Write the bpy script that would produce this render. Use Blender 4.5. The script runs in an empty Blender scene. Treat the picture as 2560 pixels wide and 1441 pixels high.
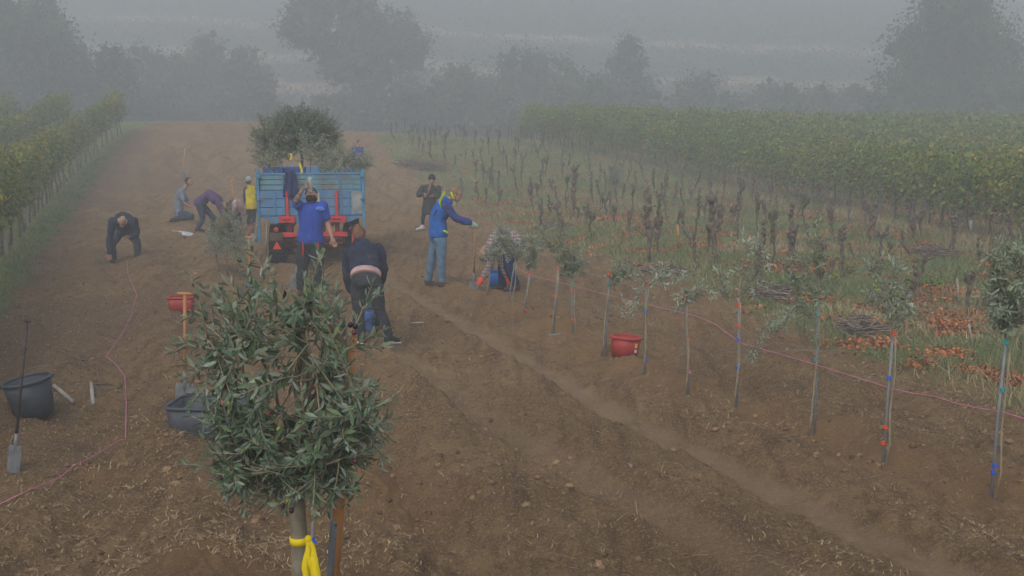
import bpy, bmesh, math, random
import numpy as np
from mathutils import Vector, Matrix
random.seed(7); np.random.seed(7)
RS = np.random.RandomState
SC = bpy.context.scene
# ------------------------------------------------------------------ camera
F, PW, PH = 2700.0, 2560.0, 1441.0          # focal length in photo pixels, photo size
HC = 2.77                                    # lens height above the field
PITCH = math.atan(411.0 / F)
CAMP = np.array([0.0, 0.0, HC])
cam = bpy.data.cameras.new('camera'); camo = bpy.data.objects.new('camera', cam)
SC.collection.objects.link(camo); SC.camera = camo
cam.sensor_width = 36.0; cam.lens = 36.0 * F / PW; cam.clip_start = 0.1; cam.clip_end = 2000
camo.location = (0, 0, HC); camo.rotation_euler = (math.pi / 2 - PITCH, 0, 0)
# ------------------------------------------------------------------ light, overcast
SUN_EL, SUN_AZ = 42.0, 200.0
w = bpy.data.worlds.new('World'); SC.world = w; w.use_nodes = True
nt = w.node_tree; bg = nt.nodes['Background']
sky = nt.nodes.new('ShaderNodeTexSky'); sky.sky_type = 'NISHITA'; sky.sun_disc = False
sky.sun_elevation = math.radians(SUN_EL); sky.sun_rotation = math.radians(SUN_AZ)
sky.air_density = 1.0; sky.dust_density = 2.0; sky.ozone_density = 1.0
hs = nt.nodes.new('ShaderNodeHueSaturation'); hs.inputs['Saturation'].default_value = 0.42
nt.links.new(sky.outputs[0], hs.inputs['Color']); nt.links.new(hs.outputs[0], bg.inputs['Color'])
bg.inputs['Strength'].default_value = 0.10
sun = bpy.data.lights.new('sun', 'SUN'); suno = bpy.data.objects.new('sun', sun); SC.collection.objects.link(suno)
sun.energy = 0.7; sun.angle = math.radians(35); sun.color = (1.0, 0.94, 0.85)
suno.rotation_euler = (math.radians(90 - SUN_EL), 0, math.radians(180 - SUN_AZ)); suno.location = (0, -20, 40)
vs = SC.view_settings; vs.view_transform = 'Standard'; vs.look = 'None'; vs.exposure = 1.08; vs.gamma = 1
SC.cycles.use_denoising = True
SC.cycles.volume_bounces = 2; SC.cycles.max_bounces = 6; SC.cycles.diffuse_bounces = 2; SC.cycles.glossy_bounces = 2
SC.cycles.transmission_bounces = 4; SC.cycles.transparent_max_bounces = 6; SC.cycles.caustics_reflective = False
SC.cycles.sample_clamp_indirect = 4.0
FOG = 0.0090
# ------------------------------------------------------------------ helpers
COL = SC.collection
def sst(a, b, x):
    t = np.clip((np.asarray(x, float) - a) / (b - a), 0, 1); return t * t * (3 - 2 * t)
def _h(ix, iy, s):
    h = (ix * 374761393 + iy * 668265263 + s * 974711) & 0xffffffff
    h = ((h ^ (h >> 13)) * 1274126177) & 0xffffffff
    return ((h ^ (h >> 16)) & 0xffffff) / float(0xffffff)
def vn(x, y, s=0):
    x = np.asarray(x, float); y = np.asarray(y, float)
    ix = np.floor(x).astype(np.int64); iy = np.floor(y).astype(np.int64); fx = x - ix; fy = y - iy
    fx = fx * fx * (3 - 2 * fx); fy = fy * fy * (3 - 2 * fy)
    a = _h(ix, iy, s); b = _h(ix + 1, iy, s); c = _h(ix, iy + 1, s); d = _h(ix + 1, iy + 1, s)
    return (a + (b - a) * fx) * (1 - fy) + (c + (d - c) * fx) * fy - 0.5
def fbm(x, y, s=0, o=4, g=0.5):
    r = 0.0; a = 1.0
    for i in range(o): r = r + a * vn(x * 2 ** i, y * 2 ** i, s + i * 17); a *= g
    return r
def ray(px, py):
    a = (px - PW / 2) / F; b = (PH / 2 - py) / F
    c, s = math.cos(PITCH), math.sin(PITCH)
    return np.array([a, c + b * s, -s + b * c])
def hbase(x, y):
    x = np.asarray(x, float); y = np.asarray(y, float)
    z = 1.03 * (1 - sst(3.0, 6.4, y))
    cr = 2.35 - 0.5 * sst(-12, 2, x) - 0.5 * sst(2, 22, x)
    z = z + cr * sst(37, 64, y) + 0.55 * sst(9.5, 17, -x) * sst(18, 40, y)
    z = z - 4.6 * sst(66, 86, y)
    z = z + np.clip(y - 118, 0, 138) * 0.285 + np.clip(y - 256, 0, 1e9) * 0.02
    z = z + 0.35 * vn(x / 17.0, y / 17.0, 5) * sst(60, 90, y)
    return z
def GB(px, py):
    d = ray(px, py); ts = np.geomspace(4.5, 300, 260)
    for _ in range(4):
        P = CAMP + ts[:, None] * d; k = np.nonzero(P[:, 2] <= hbase(P[:, 0], P[:, 1]))[0]; i = int(k[0]) if len(k) else len(ts) - 1
        ts = np.linspace(ts[max(0, i - 1)], ts[i], 24)
    return CAMP + d * ts[-1]
# edges of the ploughed strip, tracks: traced on the ground
def edge(pts):
    P = np.array([GB(*p)[:2] for p in pts]); o = np.argsort(P[:, 1]); P = P[o]
    return lambda y: np.interp(y, P[:, 1], P[:, 0])
xL0 = edge([(-420, 1330), (-200, 1080), (0, 790), (120, 610), (215, 480), (285, 385), (333, 326)])
xR0 = edge([(930, 340), (985, 400), (1090, 470), (1330, 600), (1640, 690), (1880, 772), (2080, 862), (2240, 905), (2380, 955), (2560, 1015), (2900, 1130)])
xT1 = edge([(780, 560), (900, 655), (980, 715), (1130, 800), (1400, 955), (1700, 1110), (2080, 1290), (2500, 1480)])
xT2 = edge([(930, 830), (1030, 910), (1180, 1010), (1400, 1150), (1700, 1310), (2000, 1460)])
MOUNDS = []     # (x, y, radius, height)
def turf(x, y):
    n = 0.5 * fbm(x * 0.9, y * 0.9, 31, 3)
    l = sst(-0.12, 0.25, xL0(y) - x + 0.55 * n); r = sst(-0.25, 0.5, x - xR0(y) + 1.3 * n)
    return np.clip(l + r, 0, 1) * sst(3, 8, y)
def hfull(x, y, fine=True):
    x = np.asarray(x, float); y = np.asarray(y, float)
    z = hbase(x, y)
    tf = turf(x, y); far = 1 - sst(45, 80, y)
    d1 = np.abs(x - xT1(y)) * 0.86; d2 = np.abs(x - xT2(y)) * 0.86
    on1 = (1 - sst(0.09, 0.22, d1)) * sst(5, 7, y) * (1 - sst(24, 32, y)); on2 = (1 - sst(0.12, 0.2, d2)) * sst(5, 7, y) * (1 - sst(13, 17, y)) * 0.6
    on = np.clip(on1 + on2, 0, 1)
    rough = (1 - 0.75 * tf) * (1 - 0.6 * on) * far
    # furrows along the rows
    u = x * math.cos(0.34) + y * math.sin(0.34)
    z = z + rough * (0.065 * np.sin(u * 5.2 + 2.2 * vn(x * .5, y * .5, 3)) * (0.4 + vn(x * .3, y * .3, 77) + .5))
    z = z + rough * (0.08 * vn(x * 0.8, y * 0.8, 11) + 0.075 * vn(x * 2.6, y * 2.6, 12) + 0.065 * vn(x * 6.1, y * 6.1, 13))
    if fine:
        z = z + rough * (0.075 * np.abs(vn(x * 12, y * 12, 14)) + 0.03 * vn(x * 25, y * 25, 15))
    z = z + tf * far * 0.06 * vn(x * 1.3, y * 1.3, 9)
    # wheel tracks: pressed in, lug marks, crumbled shoulders
    lug = np.sin(y * 26 + np.sign(x - xT1(y)) * d1 * 22)
    z = z - 0.022 * on1 - 0.025 * on2 + 0.012 * on1 * lug * sst(0.02, 0.06, d1)
    for dd, k, a in ((d1, 1.0, 0.03), (d2, 0.8, 0.06)):
        z = z + a * k * np.exp(-((dd - 0.25) / 0.09) ** 2) * (0.6 + 1.4 * vn(x * 3, y * 3, 21) + .5) * sst(6, 8, y) * (1 - sst(16, 26, y))
    for (mx, my, mr, mh) in MOUNDS:
        q = np.exp(-((x - mx) ** 2 + (y - my) ** 2) / (mr * mr)); z = z + mh * q
    return z
def zc(x, y): return float(hfull(np.array([x]), np.array([y]))[0])
def depth(p):
    d = np.asarray(p, float) - CAMP; return d[1] * math.cos(PITCH) - d[2] * math.sin(PITCH)
def G(px, py):
    d = ray(px, py); t0 = depth(GB(px, py)) / depth(CAMP + d); ts = t0 * np.linspace(.93, 1.05, 61); P = CAMP + ts[:, None] * d
    k = np.nonzero(P[:, 2] <= hfull(P[:, 0], P[:, 1]))[0]; i = int(k[0]) if len(k) else 60
    ts = np.linspace(ts[max(0, i - 1)], ts[i], 21); P = CAMP + ts[:, None] * d; k = np.nonzero(P[:, 2] <= hfull(P[:, 0], P[:, 1]))[0]
    return P[int(k[0]) if len(k) else 20].copy()
def pxs(p): return F / depth(p)             # photo pixels per metre at a point
def at(px, py, dep):                         # the point seen at a pixel at a given depth
    return CAMP + ray(px, py) * dep
def atY(px, py, Y):                            # the point seen at a pixel in the upright plane at distance Y
    d = ray(px, py); return CAMP + d * (Y / d[1])
def proj(p):
    d = np.asarray(p, float) - CAMP; c, s = math.cos(PITCH), math.sin(PITCH)
    zz = d[..., 1] * c - d[..., 2] * s; return PW / 2 + F * d[..., 0] / zz, PH / 2 - F * (d[..., 1] * s + d[..., 2] * c) / zz
# ------------------------------------------------------------------ materials
MATS = {}
def mat(name, col, rough=0.85, var=0.25, scale=6.0, bump=0.0, col2=None, spec=0.25, island=0.0, back=None, metal=0.0, bscale=None, trans=0.0, dirt=None):
    if name in MATS: return MATS[name]
    m = bpy.data.materials.new(name); m.use_nodes = True; t = m.node_tree; N = t.nodes; L = t.links
    b = N['Principled BSDF']; b.inputs['Roughness'].default_value = rough; b.inputs['Specular IOR Level'].default_value = spec; b.inputs['Metallic'].default_value = metal
    tc = N.new('ShaderNodeTexCoord'); nz = N.new('ShaderNodeTexNoise'); nz.inputs['Scale'].default_value = scale; nz.inputs['Detail'].default_value = 5
    L.new(tc.outputs['Object'], nz.inputs['Vector'])
    c = np.array(col[:3], float); cd = np.array(col2[:3], float) if col2 is not None else c * (1 - var)
    cu = c * (1 + var * 0.7) if col2 is None else c
    mx = N.new('ShaderNodeMix'); mx.data_type = 'RGBA'
    mx.inputs[6].default_value = (*cd, 1); mx.inputs[7].default_value = (*np.clip(cu, 0, 1), 1)
    rp = N.new('ShaderNodeMapRange'); rp.inputs[1].default_value = 0.35; rp.inputs[2].default_value = 0.65
    L.new(nz.outputs['Fac'], rp.inputs[0]); L.new(rp.outputs[0], mx.inputs[0]); out = mx.outputs[2]
    if island:
        ge = N.new('ShaderNodeNewGeometry'); h = N.new('ShaderNodeHueSaturation')
        mr = N.new('ShaderNodeMapRange'); mr.inputs[3].default_value = 1 - island; mr.inputs[4].default_value = 1 + island
        mh = N.new('ShaderNodeMapRange'); mh.inputs[3].default_value = 0.5 - island * 0.045; mh.inputs[4].default_value = 0.5 + island * 0.03
        ml = N.new('ShaderNodeMath'); ml.operation = 'FRACT'; m7 = N.new('ShaderNodeMath'); m7.operation = 'MULTIPLY'; m7.inputs[1].default_value = 7.31
        L.new(ge.outputs['Random Per Island'], mr.inputs[0]); L.new(ge.outputs['Random Per Island'], m7.inputs[0]); L.new(m7.outputs[0], ml.inputs[0]); L.new(ml.outputs[0], mh.inputs[0])
        L.new(out, h.inputs['Color']); L.new(mr.outputs[0], h.inputs['Value']); L.new(mh.outputs[0], h.inputs['Hue']); out = h.outputs[0]
    if back is not None:
        ge = N.new('ShaderNodeNewGeometry'); m2 = N.new('ShaderNodeMix'); m2.data_type = 'RGBA'; m2.inputs[7].default_value = (*back[:3], 1)
        L.new(ge.outputs['Backfacing'], m2.inputs[0]); L.new(out, m2.inputs[6]); out = m2.outputs[2]
    if dirt is not None:
        n3 = N.new('ShaderNodeTexNoise'); n3.inputs['Scale'].default_value = dirt[1]; n3.inputs['Detail'].default_value = 6; n3.inputs['Roughness'].default_value = .65
        L.new(tc.outputs['Object'], n3.inputs['Vector']); r3 = N.new('ShaderNodeMapRange'); r3.inputs[1].default_value = dirt[2]; r3.inputs[2].default_value = dirt[2] + 0.12
        m3 = N.new('ShaderNodeMix'); m3.data_type = 'RGBA'; m3.inputs[7].default_value = (*dirt[0], 1)
        L.new(n3.outputs['Fac'], r3.inputs[0]); L.new(r3.outputs[0], m3.inputs[0]); L.new(out, m3.inputs[6]); out = m3.outputs[2]
    L.new(out, b.inputs['Base Color'])
    if trans:
        b.inputs['Subsurface Weight'].default_value = 0.0
        tr = N.new('ShaderNodeBsdfTranslucent'); L.new(out, tr.inputs['Color']); ms = N.new('ShaderNodeMixShader'); ms.inputs[0].default_value = trans
        L.new(b.outputs[0], ms.inputs[1]); L.new(tr.outputs[0], ms.inputs[2]); L.new(ms.outputs[0], N['Material Output'].inputs['Surface'])
    if bump:
        nb = N.new('ShaderNodeTexNoise'); nb.inputs['Scale'].default_value = bscale or scale * 3; nb.inputs['Detail'].default_value = 6
        L.new(tc.outputs['Object'], nb.inputs['Vector']); bp = N.new('ShaderNodeBump'); bp.inputs['Strength'].default_value = 0.8; bp.inputs['Distance'].default_value = bump
        L.new(nb.outputs['Fac'], bp.inputs['Height']); L.new(bp.outputs[0], b.inputs['Normal'])
    MATS[name] = m; return m
def s2l(r, g, b):
    f = lambda v: v / 255 / 12.92 if v / 255 <= 0.04045 else ((v / 255 + 0.055) / 1.055) ** 2.4
    return (f(r), f(g), f(b))
# ------------------------------------------------------------------ mesh helpers
class MB:
    def __init__(s): s.v = []; s.f = []; s.n = 0; s.m = []
    def add(s, V, Fc, mi=0):
        V = np.asarray(V, float); s.v.append(V)
        s.f.extend([tuple(int(i) + s.n for i in f) for f in Fc]); s.m.extend([mi] * len(Fc)); s.n += len(V); return s
    def box(s, c, d, R=None, mi=0, taper=1.0):
        x, y, z = np.array(d) / 2
        V = np.array([[-x, -y, -z], [x, -y, -z], [x, y, -z], [-x, y, -z], [-x * taper, -y * taper, z], [x * taper, -y * taper, z], [x * taper, y * taper, z], [-x * taper, y * taper, z]])
        if R is not None: V = V @ np.array(R).T
        return s.add(V + np.array(c), [(0, 3, 2, 1), (4, 5, 6, 7), (0, 1, 5, 4), (1, 2, 6, 5), (2, 3, 7, 6), (3, 0, 4, 7)], mi)
    def tube(s, P, r, n=8, cap=True, mi=0, lat=None, ry=None):
        V, Fc = tubev(P, r, n, cap, lat, ry); return s.add(V, Fc, mi)
    def mesh(s, name, mats=(), smooth=False):
        me = bpy.data.meshes.new(name)
        me.from_pydata(np.concatenate(s.v).tolist() if s.v else [], [], s.f)
        for m in mats: me.materials.append(m)
        if len(mats) > 1: me.polygons.foreach_set('material_index', s.m)
        if smooth: me.polygons.foreach_set('use_smooth', [True] * len(me.polygons))
        me.update(); return me
def nrm(v): v = np.asarray(v, float); return v / (np.linalg.norm(v) + 1e-12)
def tubev(P, r, n=8, cap=True, lat=None, ry=None):
    P = np.asarray(P, float); k = len(P); r = np.full(k, r, float) if np.isscalar(r) else np.asarray(r, float)
    ry = r if ry is None else np.asarray(ry, float)
    T = np.zeros_like(P); T[1:-1] = P[2:] - P[:-2]; T[0] = P[1] - P[0]; T[-1] = P[-1] - P[-2]
    a = np.linspace(0, 2 * math.pi, n, endpoint=False); V = []
    L = None
    for i in range(k):
        t = nrm(T[i])
        if lat is not None: l0 = np.asarray(lat[i] if np.ndim(lat) > 1 else lat, float)
        else: l0 = L if L is not None else (np.array([1.0, 0, 0]) if abs(t[0]) < 0.8 else np.array([0, 1.0, 0]))
        L = nrm(l0 - t * np.dot(l0, t)); B = np.cross(t, L)
        V.append(P[i] + np.outer(np.cos(a) * r[i], L) + np.outer(np.sin(a) * ry[i], B))
    V = np.concatenate(V); Fc = []
    for i in range(k - 1):
        for j in range(n):
            j2 = (j + 1) % n; Fc.append((i * n + j, i * n + j2, (i + 1) * n + j2, (i + 1) * n + j))
    if cap: Fc.append(tuple(range(n - 1, -1, -1))); Fc.append(tuple((k - 1) * n + j for j in range(n)))
    return V, Fc
def tri_mesh(name, V, Fa, mats, smooth=False, midx=None):  # fast path for equal-sided faces
    V = np.ascontiguousarray(V, np.float32); Fa = np.ascontiguousarray(Fa, np.int32); me = bpy.data.meshes.new(name)
    k = Fa.shape[1]; me.vertices.add(len(V)); me.vertices.foreach_set('co', V.ravel())
    me.loops.add(Fa.size); me.loops.foreach_set('vertex_index', Fa.ravel()); me.polygons.add(len(Fa))
    me.polygons.foreach_set('loop_start', np.arange(0, Fa.size, k, dtype=np.int32))
    if smooth: me.polygons.foreach_set('use_smooth', np.ones(len(Fa), bool))
    for m in mats: me.materials.append(m)
    if midx is not None: me.polygons.foreach_set('material_index', np.asarray(midx, np.int32))
    me.update(calc_edges=True); me.validate(); return me
def obj(name, me, parent=None, loc=None, rz=None):
    o = bpy.data.objects.new(name, me); COL.objects.link(o)
    if parent is not None: o.parent = parent
    if loc is not None: o.location = tuple(float(v) for v in loc)
    if rz is not None: o.rotation_euler = (0, 0, rz)
    return o
def tag(o, label, cat, group=None):
    o['label'] = label; o['category'] = cat
    if group: o['group'] = group
    return o
def thing(name, label, cat, loc=(0, 0, 0), rz=0.0, group=None):
    return tag(obj(name, None, None, loc, rz), label, cat, group)
def copy_thing(root, loc, rz=0.0, label=None, scale=1.0, tilt=None):
    r = root.copy(); COL.objects.link(r); r.location = tuple(float(v) for v in loc); r.rotation_euler = (tilt[0] if tilt else 0, tilt[1] if tilt else 0, rz); r.scale = (scale,) * 3
    if label: r['label'] = label
    for ch in list(root.children):
        c = ch.copy(); COL.objects.link(c); c.parent = r
        for g in list(ch.children): d = g.copy(); COL.objects.link(d); d.parent = c
    return r
def rotz(a): c, s = math.cos(a), math.sin(a); return np.array([[c, -s, 0], [s, c, 0], [0, 0, 1.0]])
def rotx(a): c, s = math.cos(a), math.sin(a); return np.array([[1.0, 0, 0], [0, c, -s], [0, s, c]])
def roty(a): c, s = math.cos(a), math.sin(a); return np.array([[c, 0, s], [0, 1.0, 0], [-s, 0, c]])
def leaf_cloud(C, D, U, Ln, Wd, fold=0.25, shape='lance'):
    # leaves as folded 6-vertex blades: centres/bases C, directions D, up hints U
    n = len(C); D = D / (np.linalg.norm(D, axis=1, keepdims=True) + 1e-9)
    S = np.cross(D, U); S /= (np.linalg.norm(S, axis=1, keepdims=True) + 1e-9); Nn = np.cross(S, D)
    Ln = np.asarray(Ln).reshape(-1, 1); Wd = np.asarray(Wd).reshape(-1, 1)
    a, b = (0.35, 0.7) if shape == 'lance' else (0.3, 0.75)
    wa, wb = (0.5, 0.42) if shape == 'lance' else (0.5, 0.5)
    tip = C + D * Ln - Nn * Ln * 0.06
    V = np.stack([C, C + D * Ln * a + S * Wd * wa + Nn * Wd * fold, C + D * Ln * b + S * Wd * wb + Nn * Wd * fold * .8,
                  tip, C + D * Ln * b - S * Wd * wb + Nn * Wd * fold * .8, C + D * Ln * a - S * Wd * wa + Nn * Wd * fold], 1)
    base = np.arange(n)[:, None] * 6
    Fa = np.concatenate([base + np.array([0, 1, 2, 3]), base + np.array([0, 3, 4, 5])])
    return V.reshape(-1, 3), Fa
def leaf_quads(C, D, U, Ln, Wd, bend=0.2):   # one bent diamond per leaf, for foliage farther off
    n = len(C); D = D / (np.linalg.norm(D, axis=1, keepdims=True) + 1e-9); S = np.cross(D, U); S /= (np.linalg.norm(S, axis=1, keepdims=True) + 1e-9); Nn = np.cross(S, D)
    Ln = np.asarray(Ln).reshape(-1, 1); Wd = np.asarray(Wd).reshape(-1, 1); M = C + D * Ln * .45 + Nn * Ln * bend * .3
    V = np.stack([C, M + S * Wd * .55, C + D * Ln, M - S * Wd * .55], 1)
    return V.reshape(-1, 3), np.arange(4 * n).reshape(-1, 4)
def rnd_dirs(n, rs, zmin=-1.0, zmax=1.0):
    z = rs.uniform(zmin, zmax, n); a = rs.uniform(0, 2 * math.pi, n); q = np.sqrt(np.maximum(0, 1 - z * z))
    return np.stack([q * np.cos(a), q * np.sin(a), z], 1)
# ================================================================== GROUND
SAPS = [  # staked saplings: base pixel, stake-top pixel
    (2478, 1240, 2516, 842), (2208, 1160, 2233, 828), (2037, 1088, 2045, 755), (1842, 1022, 1848, 745), (1722, 988, 1714, 722),
    (1612, 932, 1616, 705), (1512, 890, 1523, 683), (1432, 836, 1429, 682), (1382, 834, 1396, 665), (1312, 780, 1324, 678), (1268, 752, 1291, 640), (1220, 735, 1228, 640)]
for s_ in SAPS:
    p_ = GB(s_[0], s_[1]); MOUNDS.append((p_[0], p_[1], 0.36, 0.10))
for (a_, b_, r_, h_) in ((560, 1440, .35, .12), (250, 1190, .14, .07), (930, 1250, .45, .10), (700, 700, .5, .10), (1000, 560, .6, .08), (960, 1190, .3, .08)):
    p_ = GB(a_, b_); MOUNDS.append((p_[0], p_[1], r_, h_))
def ground_material():
    m = bpy.data.materials.new('soil_and_turf'); m.use_nodes = True; t = m.node_tree; N = t.nodes; L = t.links; b = N['Principled BSDF']
    b.inputs['Roughness'].default_value = 0.95; b.inputs['Specular IOR Level'].default_value = 0.1
    tc = N.new('ShaderNodeTexCoord')
    def noise(sc, det=6, ro=.55):
        n = N.new('ShaderNodeTexNoise'); n.inputs['Scale'].default_value = sc; n.inputs['Detail'].default_value = det; n.inputs['Roughness'].default_value = ro; L.new(tc.outputs['Object'], n.inputs['Vector']); return n
    def rng(o, a, c):
        r = N.new('ShaderNodeMapRange'); r.inputs[1].default_value = a; r.inputs[2].default_value = c; L.new(o, r.inputs[0]); return r.outputs[0]
    def mix(f, a, c):
        x = N.new('ShaderNodeMix'); x.data_type = 'RGBA'
        for s, v in ((0, f), (6, a), (7, c)):
            if hasattr(v, 'links'): L.new(v, x.inputs[s])
            else: x.inputs[s].default_value = v if s == 0 else (*v, 1)
        return x.outputs[2]
    def attr(n):
        a = N.new('ShaderNodeAttribute'); a.attribute_name = n; return a.outputs['Fac']
    soil = mix(rng(noise(0.55, 5).outputs[0], .4, .62), (0.29, 0.180, 0.085), (0.39, 0.25, 0.122))
    soil = mix(rng(noise(5.0, 8, .7).outputs[0], .42, .7), soil, (0.165, 0.10, 0.054))
    soil = mix(rng(noise(17.0, 8, .8).outputs[0], .52, .70), soil, (0.43, 0.295, 0.155))
    soil = mix(rng(noise(23.0, 8, .8).outputs[0], .55, .66), soil, (0.125, 0.076, 0.042))
    mp = N.new('ShaderNodeMapping'); mp.inputs['Rotation'].default_value = (0, 0, -0.34); mp.inputs['Scale'].default_value = (5.0, 0.45, 1.0); L.new(tc.outputs['Object'], mp.inputs['Vector'])
    st = noise(1.0, 6, .6); L.new(mp.outputs[0], st.inputs['Vector']); soil = mix(rng(st.outputs[0], .5, .68), soil, (0.165, 0.098, 0.052))
    soil = mix(attr('dark'), soil, (0.20, 0.128, 0.082))
    soil = mix(rng(noise(52.0, 5, .85).outputs[0], .52, .64), soil, (0.175, 0.108, 0.058))
    soil = mix(rng(noise(47.0, 5, .85).outputs[0], .52, .63), soil, (0.48, 0.335, 0.185))
    soil = mix(attr('dug'), soil, (0.35, 0.205, 0.095))
    soil = mix(attr('track'), soil, (0.42, 0.29, 0.178))
    g = mix(rng(noise(1.1, 5).outputs[0], .4, .6), (0.17, 0.235, 0.075), (0.25, 0.24, 0.095))
    g = mix(rng(noise(9.0, 6).outputs[0], .48, .68), g, (0.15, 0.125, 0.065))
    c = mix(attr('turf'), soil, g)
    far = mix(rng(noise(.23, 6, .6).outputs[0], .42, .58), (0.42, 0.32, 0.21), (0.30, 0.24, 0.155))
    far = mix(attr('vinefield'), far, (0.075, 0.09, 0.05))
    c = mix(attr('far'), c, far)
    L.new(c, b.inputs['Base Color'])
    bp = N.new('ShaderNodeBump'); bp.inputs['Strength'].default_value = 1.0; bp.inputs['Distance'].default_value = 0.06; L.new(noise(28.0, 9, .78).outputs[0], bp.inputs['Height']); L.new(bp.outputs[0], b.inputs['Normal'])
    return m
GM = ground_material()
def band(x, y):   # strips of vines and grass banks on the far slope
    q = y + 0.17 * x + 6.0 * vn(x / 31.0, y / 31.0, 41) + 2.0 * vn(x / 6.0, y / 6.0, 43)
    f = np.zeros_like(q)
    for a, b_ in ((112, 141), (147, 160), (166, 185), (191, 262)): f = np.maximum(f, sst(a - .5, a + .5, q) * (1 - sst(b_ - .5, b_ + .5, q)))
    return f
def ground_patch(ang, dist):
    A, D = np.meshgrid(ang, dist); X = D * np.tan(A); Y = D
    return X, Y
def build_ground():
    Vs, Fs, off = [], [], 0
    # one sheet: fine near rows, coarser outwards (rows in distance, columns spreading)
    ya = np.concatenate([np.linspace(-60, 2.6, 14), np.geomspace(3.0, 5.6, 14), np.geomspace(5.7, 66, 470), np.geomspace(66.6, 110, 60), np.geomspace(111.5, 326, 70)])
    th = np.tan(np.radians(np.concatenate([np.linspace(-29, 29, 500)])))
    out = np.geomspace(1.03, 12, 22)
    ta = np.concatenate([-(np.abs(th[0]) * out)[::-1], th, th[-1] * out])
    sp = np.maximum(ya, 3.0) ; X = np.clip(sp[:, None] * ta[None, :], -415, 415); Y = np.repeat(ya[:, None], len(ta), 1)
    Z = hfull(X, Y); r, c = X.shape
    idx = np.arange(r * c).reshape(r, c); Fa = np.stack([idx[:-1, :-1], idx[:-1, 1:], idx[1:, 1:], idx[1:, :-1]], -1).reshape(-1, 4)
    me = tri_mesh('ground', np.stack([X, Y, Z], -1).reshape(-1, 3), Fa, [GM], True)
    d1 = np.abs(X - xT1(Y)) * .86; d2 = np.abs(X - xT2(Y)) * .86
    trk = (1 - sst(.08, .2, d1)) * np.clip(.95 + 1.2 * vn(X * 4, Y * 4, 71), 0, 1.2) * (1 - sst(24, 32, Y)) * 0.6 + (1 - sst(.10, .2, d2)) * (1 - sst(13, 17, Y)) * .3
    dark = sst(0.2, 1.0, 0.9 + fbm(X * .4, Y * .4, 61, 3) * 1.2 - (X - xL0(Y)) / 4.0) * .75
    far = sst(67, 74, Y)
    dug = 0 * X
    for (mx, my, mr, mh) in MOUNDS: dug = np.maximum(dug, .8 * np.exp(-((X - mx) ** 2 + (Y - my) ** 2) / (mr * mr * 1.6)))
    for n, a in (('dug', dug), ('turf', turf(X, Y)), ('track', np.clip(trk, 0, 1)), ('dark', dark), ('far', far), ('vinefield', band(X, Y))):
        at_ = me.attributes.new(n, 'FLOAT', 'POINT'); at_.data.foreach_set('value', np.ascontiguousarray(a.ravel(), np.float32))
    o = obj('ground', me); o['kind'] = 'structure'
build_ground()
def haze():
    x0, x1, y0, y1, z0, z1 = -420, 420, -70, 330, -6, 44
    mb = MB().box(((x0 + x1) / 2, (y0 + y1) / 2, (z0 + z1) / 2), (x1 - x0, y1 - y0, z1 - z0))
    m = bpy.data.materials.new('haze'); m.use_nodes = True; t = m.node_tree; t.nodes.remove(t.nodes['Principled BSDF'])
    v = t.nodes.new('ShaderNodeVolumePrincipled'); v.inputs['Color'].default_value = (0.74, 0.775, 0.81, 1); v.inputs['Density'].default_value = FOG; v.inputs['Anisotropy'].default_value = 0.0
    t.links.new(v.outputs[0], t.nodes['Material Output'].inputs['Volume'])
    o = obj('haze', mb.mesh('haze', [m])); o['kind'] = 'stuff'; o['label'] = 'pale autumn fog lying over the whole field'
haze()
# ================================================================== BACKGROUND WOOD AND VINEYARDS
LEAFM = {
    'wood': mat('woodland_leaf', (0.085, 0.115, 0.05), .7, .3, .35, island=.25, trans=.2, col2=(0.06, 0.085, 0.042)),
    'autumn': mat('autumn_leaf', (0.16, 0.12, 0.045), .7, .3, .35, island=.4, trans=.25),
    'scrub': mat('scrub_leaf', (0.12, 0.11, 0.065), .8, .3, .35, island=.2, trans=.2),
    'vine': mat('vine_leaf', (0.20, 0.26, 0.052), .6, .3, .8, island=.28, trans=.3, col2=(0.15, 0.205, 0.045)),
    'vyel': mat('yellowing_vine_leaf', (0.34, 0.29, 0.05), .6, .3, .8, island=.35, trans=.35),
    'vred': mat('rusty_vine_leaf', (0.20, 0.075, 0.03), .7, .3, .8, island=.35, trans=.3),
}
BARK = mat('rough_bark', (0.10, 0.085, 0.07), .95, .35, 9, bump=.01)
BARKP = mat('pale_bark', (0.42, 0.37, 0.30), .9, .25, 5)
VBARK = mat('vine_bark', (0.155, 0.120, 0.090), .95, .4, 14, bump=.012, bscale=45)
STEEL = mat('galvanised_steel', (0.22, 0.235, 0.25), .5, .15, 20, spec=.5)
def wobble(a, b, n, amp, rs):
    t = np.linspace(0, 1, n)[:, None]; P = a + (b - a) * t; o = np.cumsum(rs.normal(0, amp, (n, 3)), 0); o -= o[0] + (o[-1] - o[0]) * t; return P + o
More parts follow.
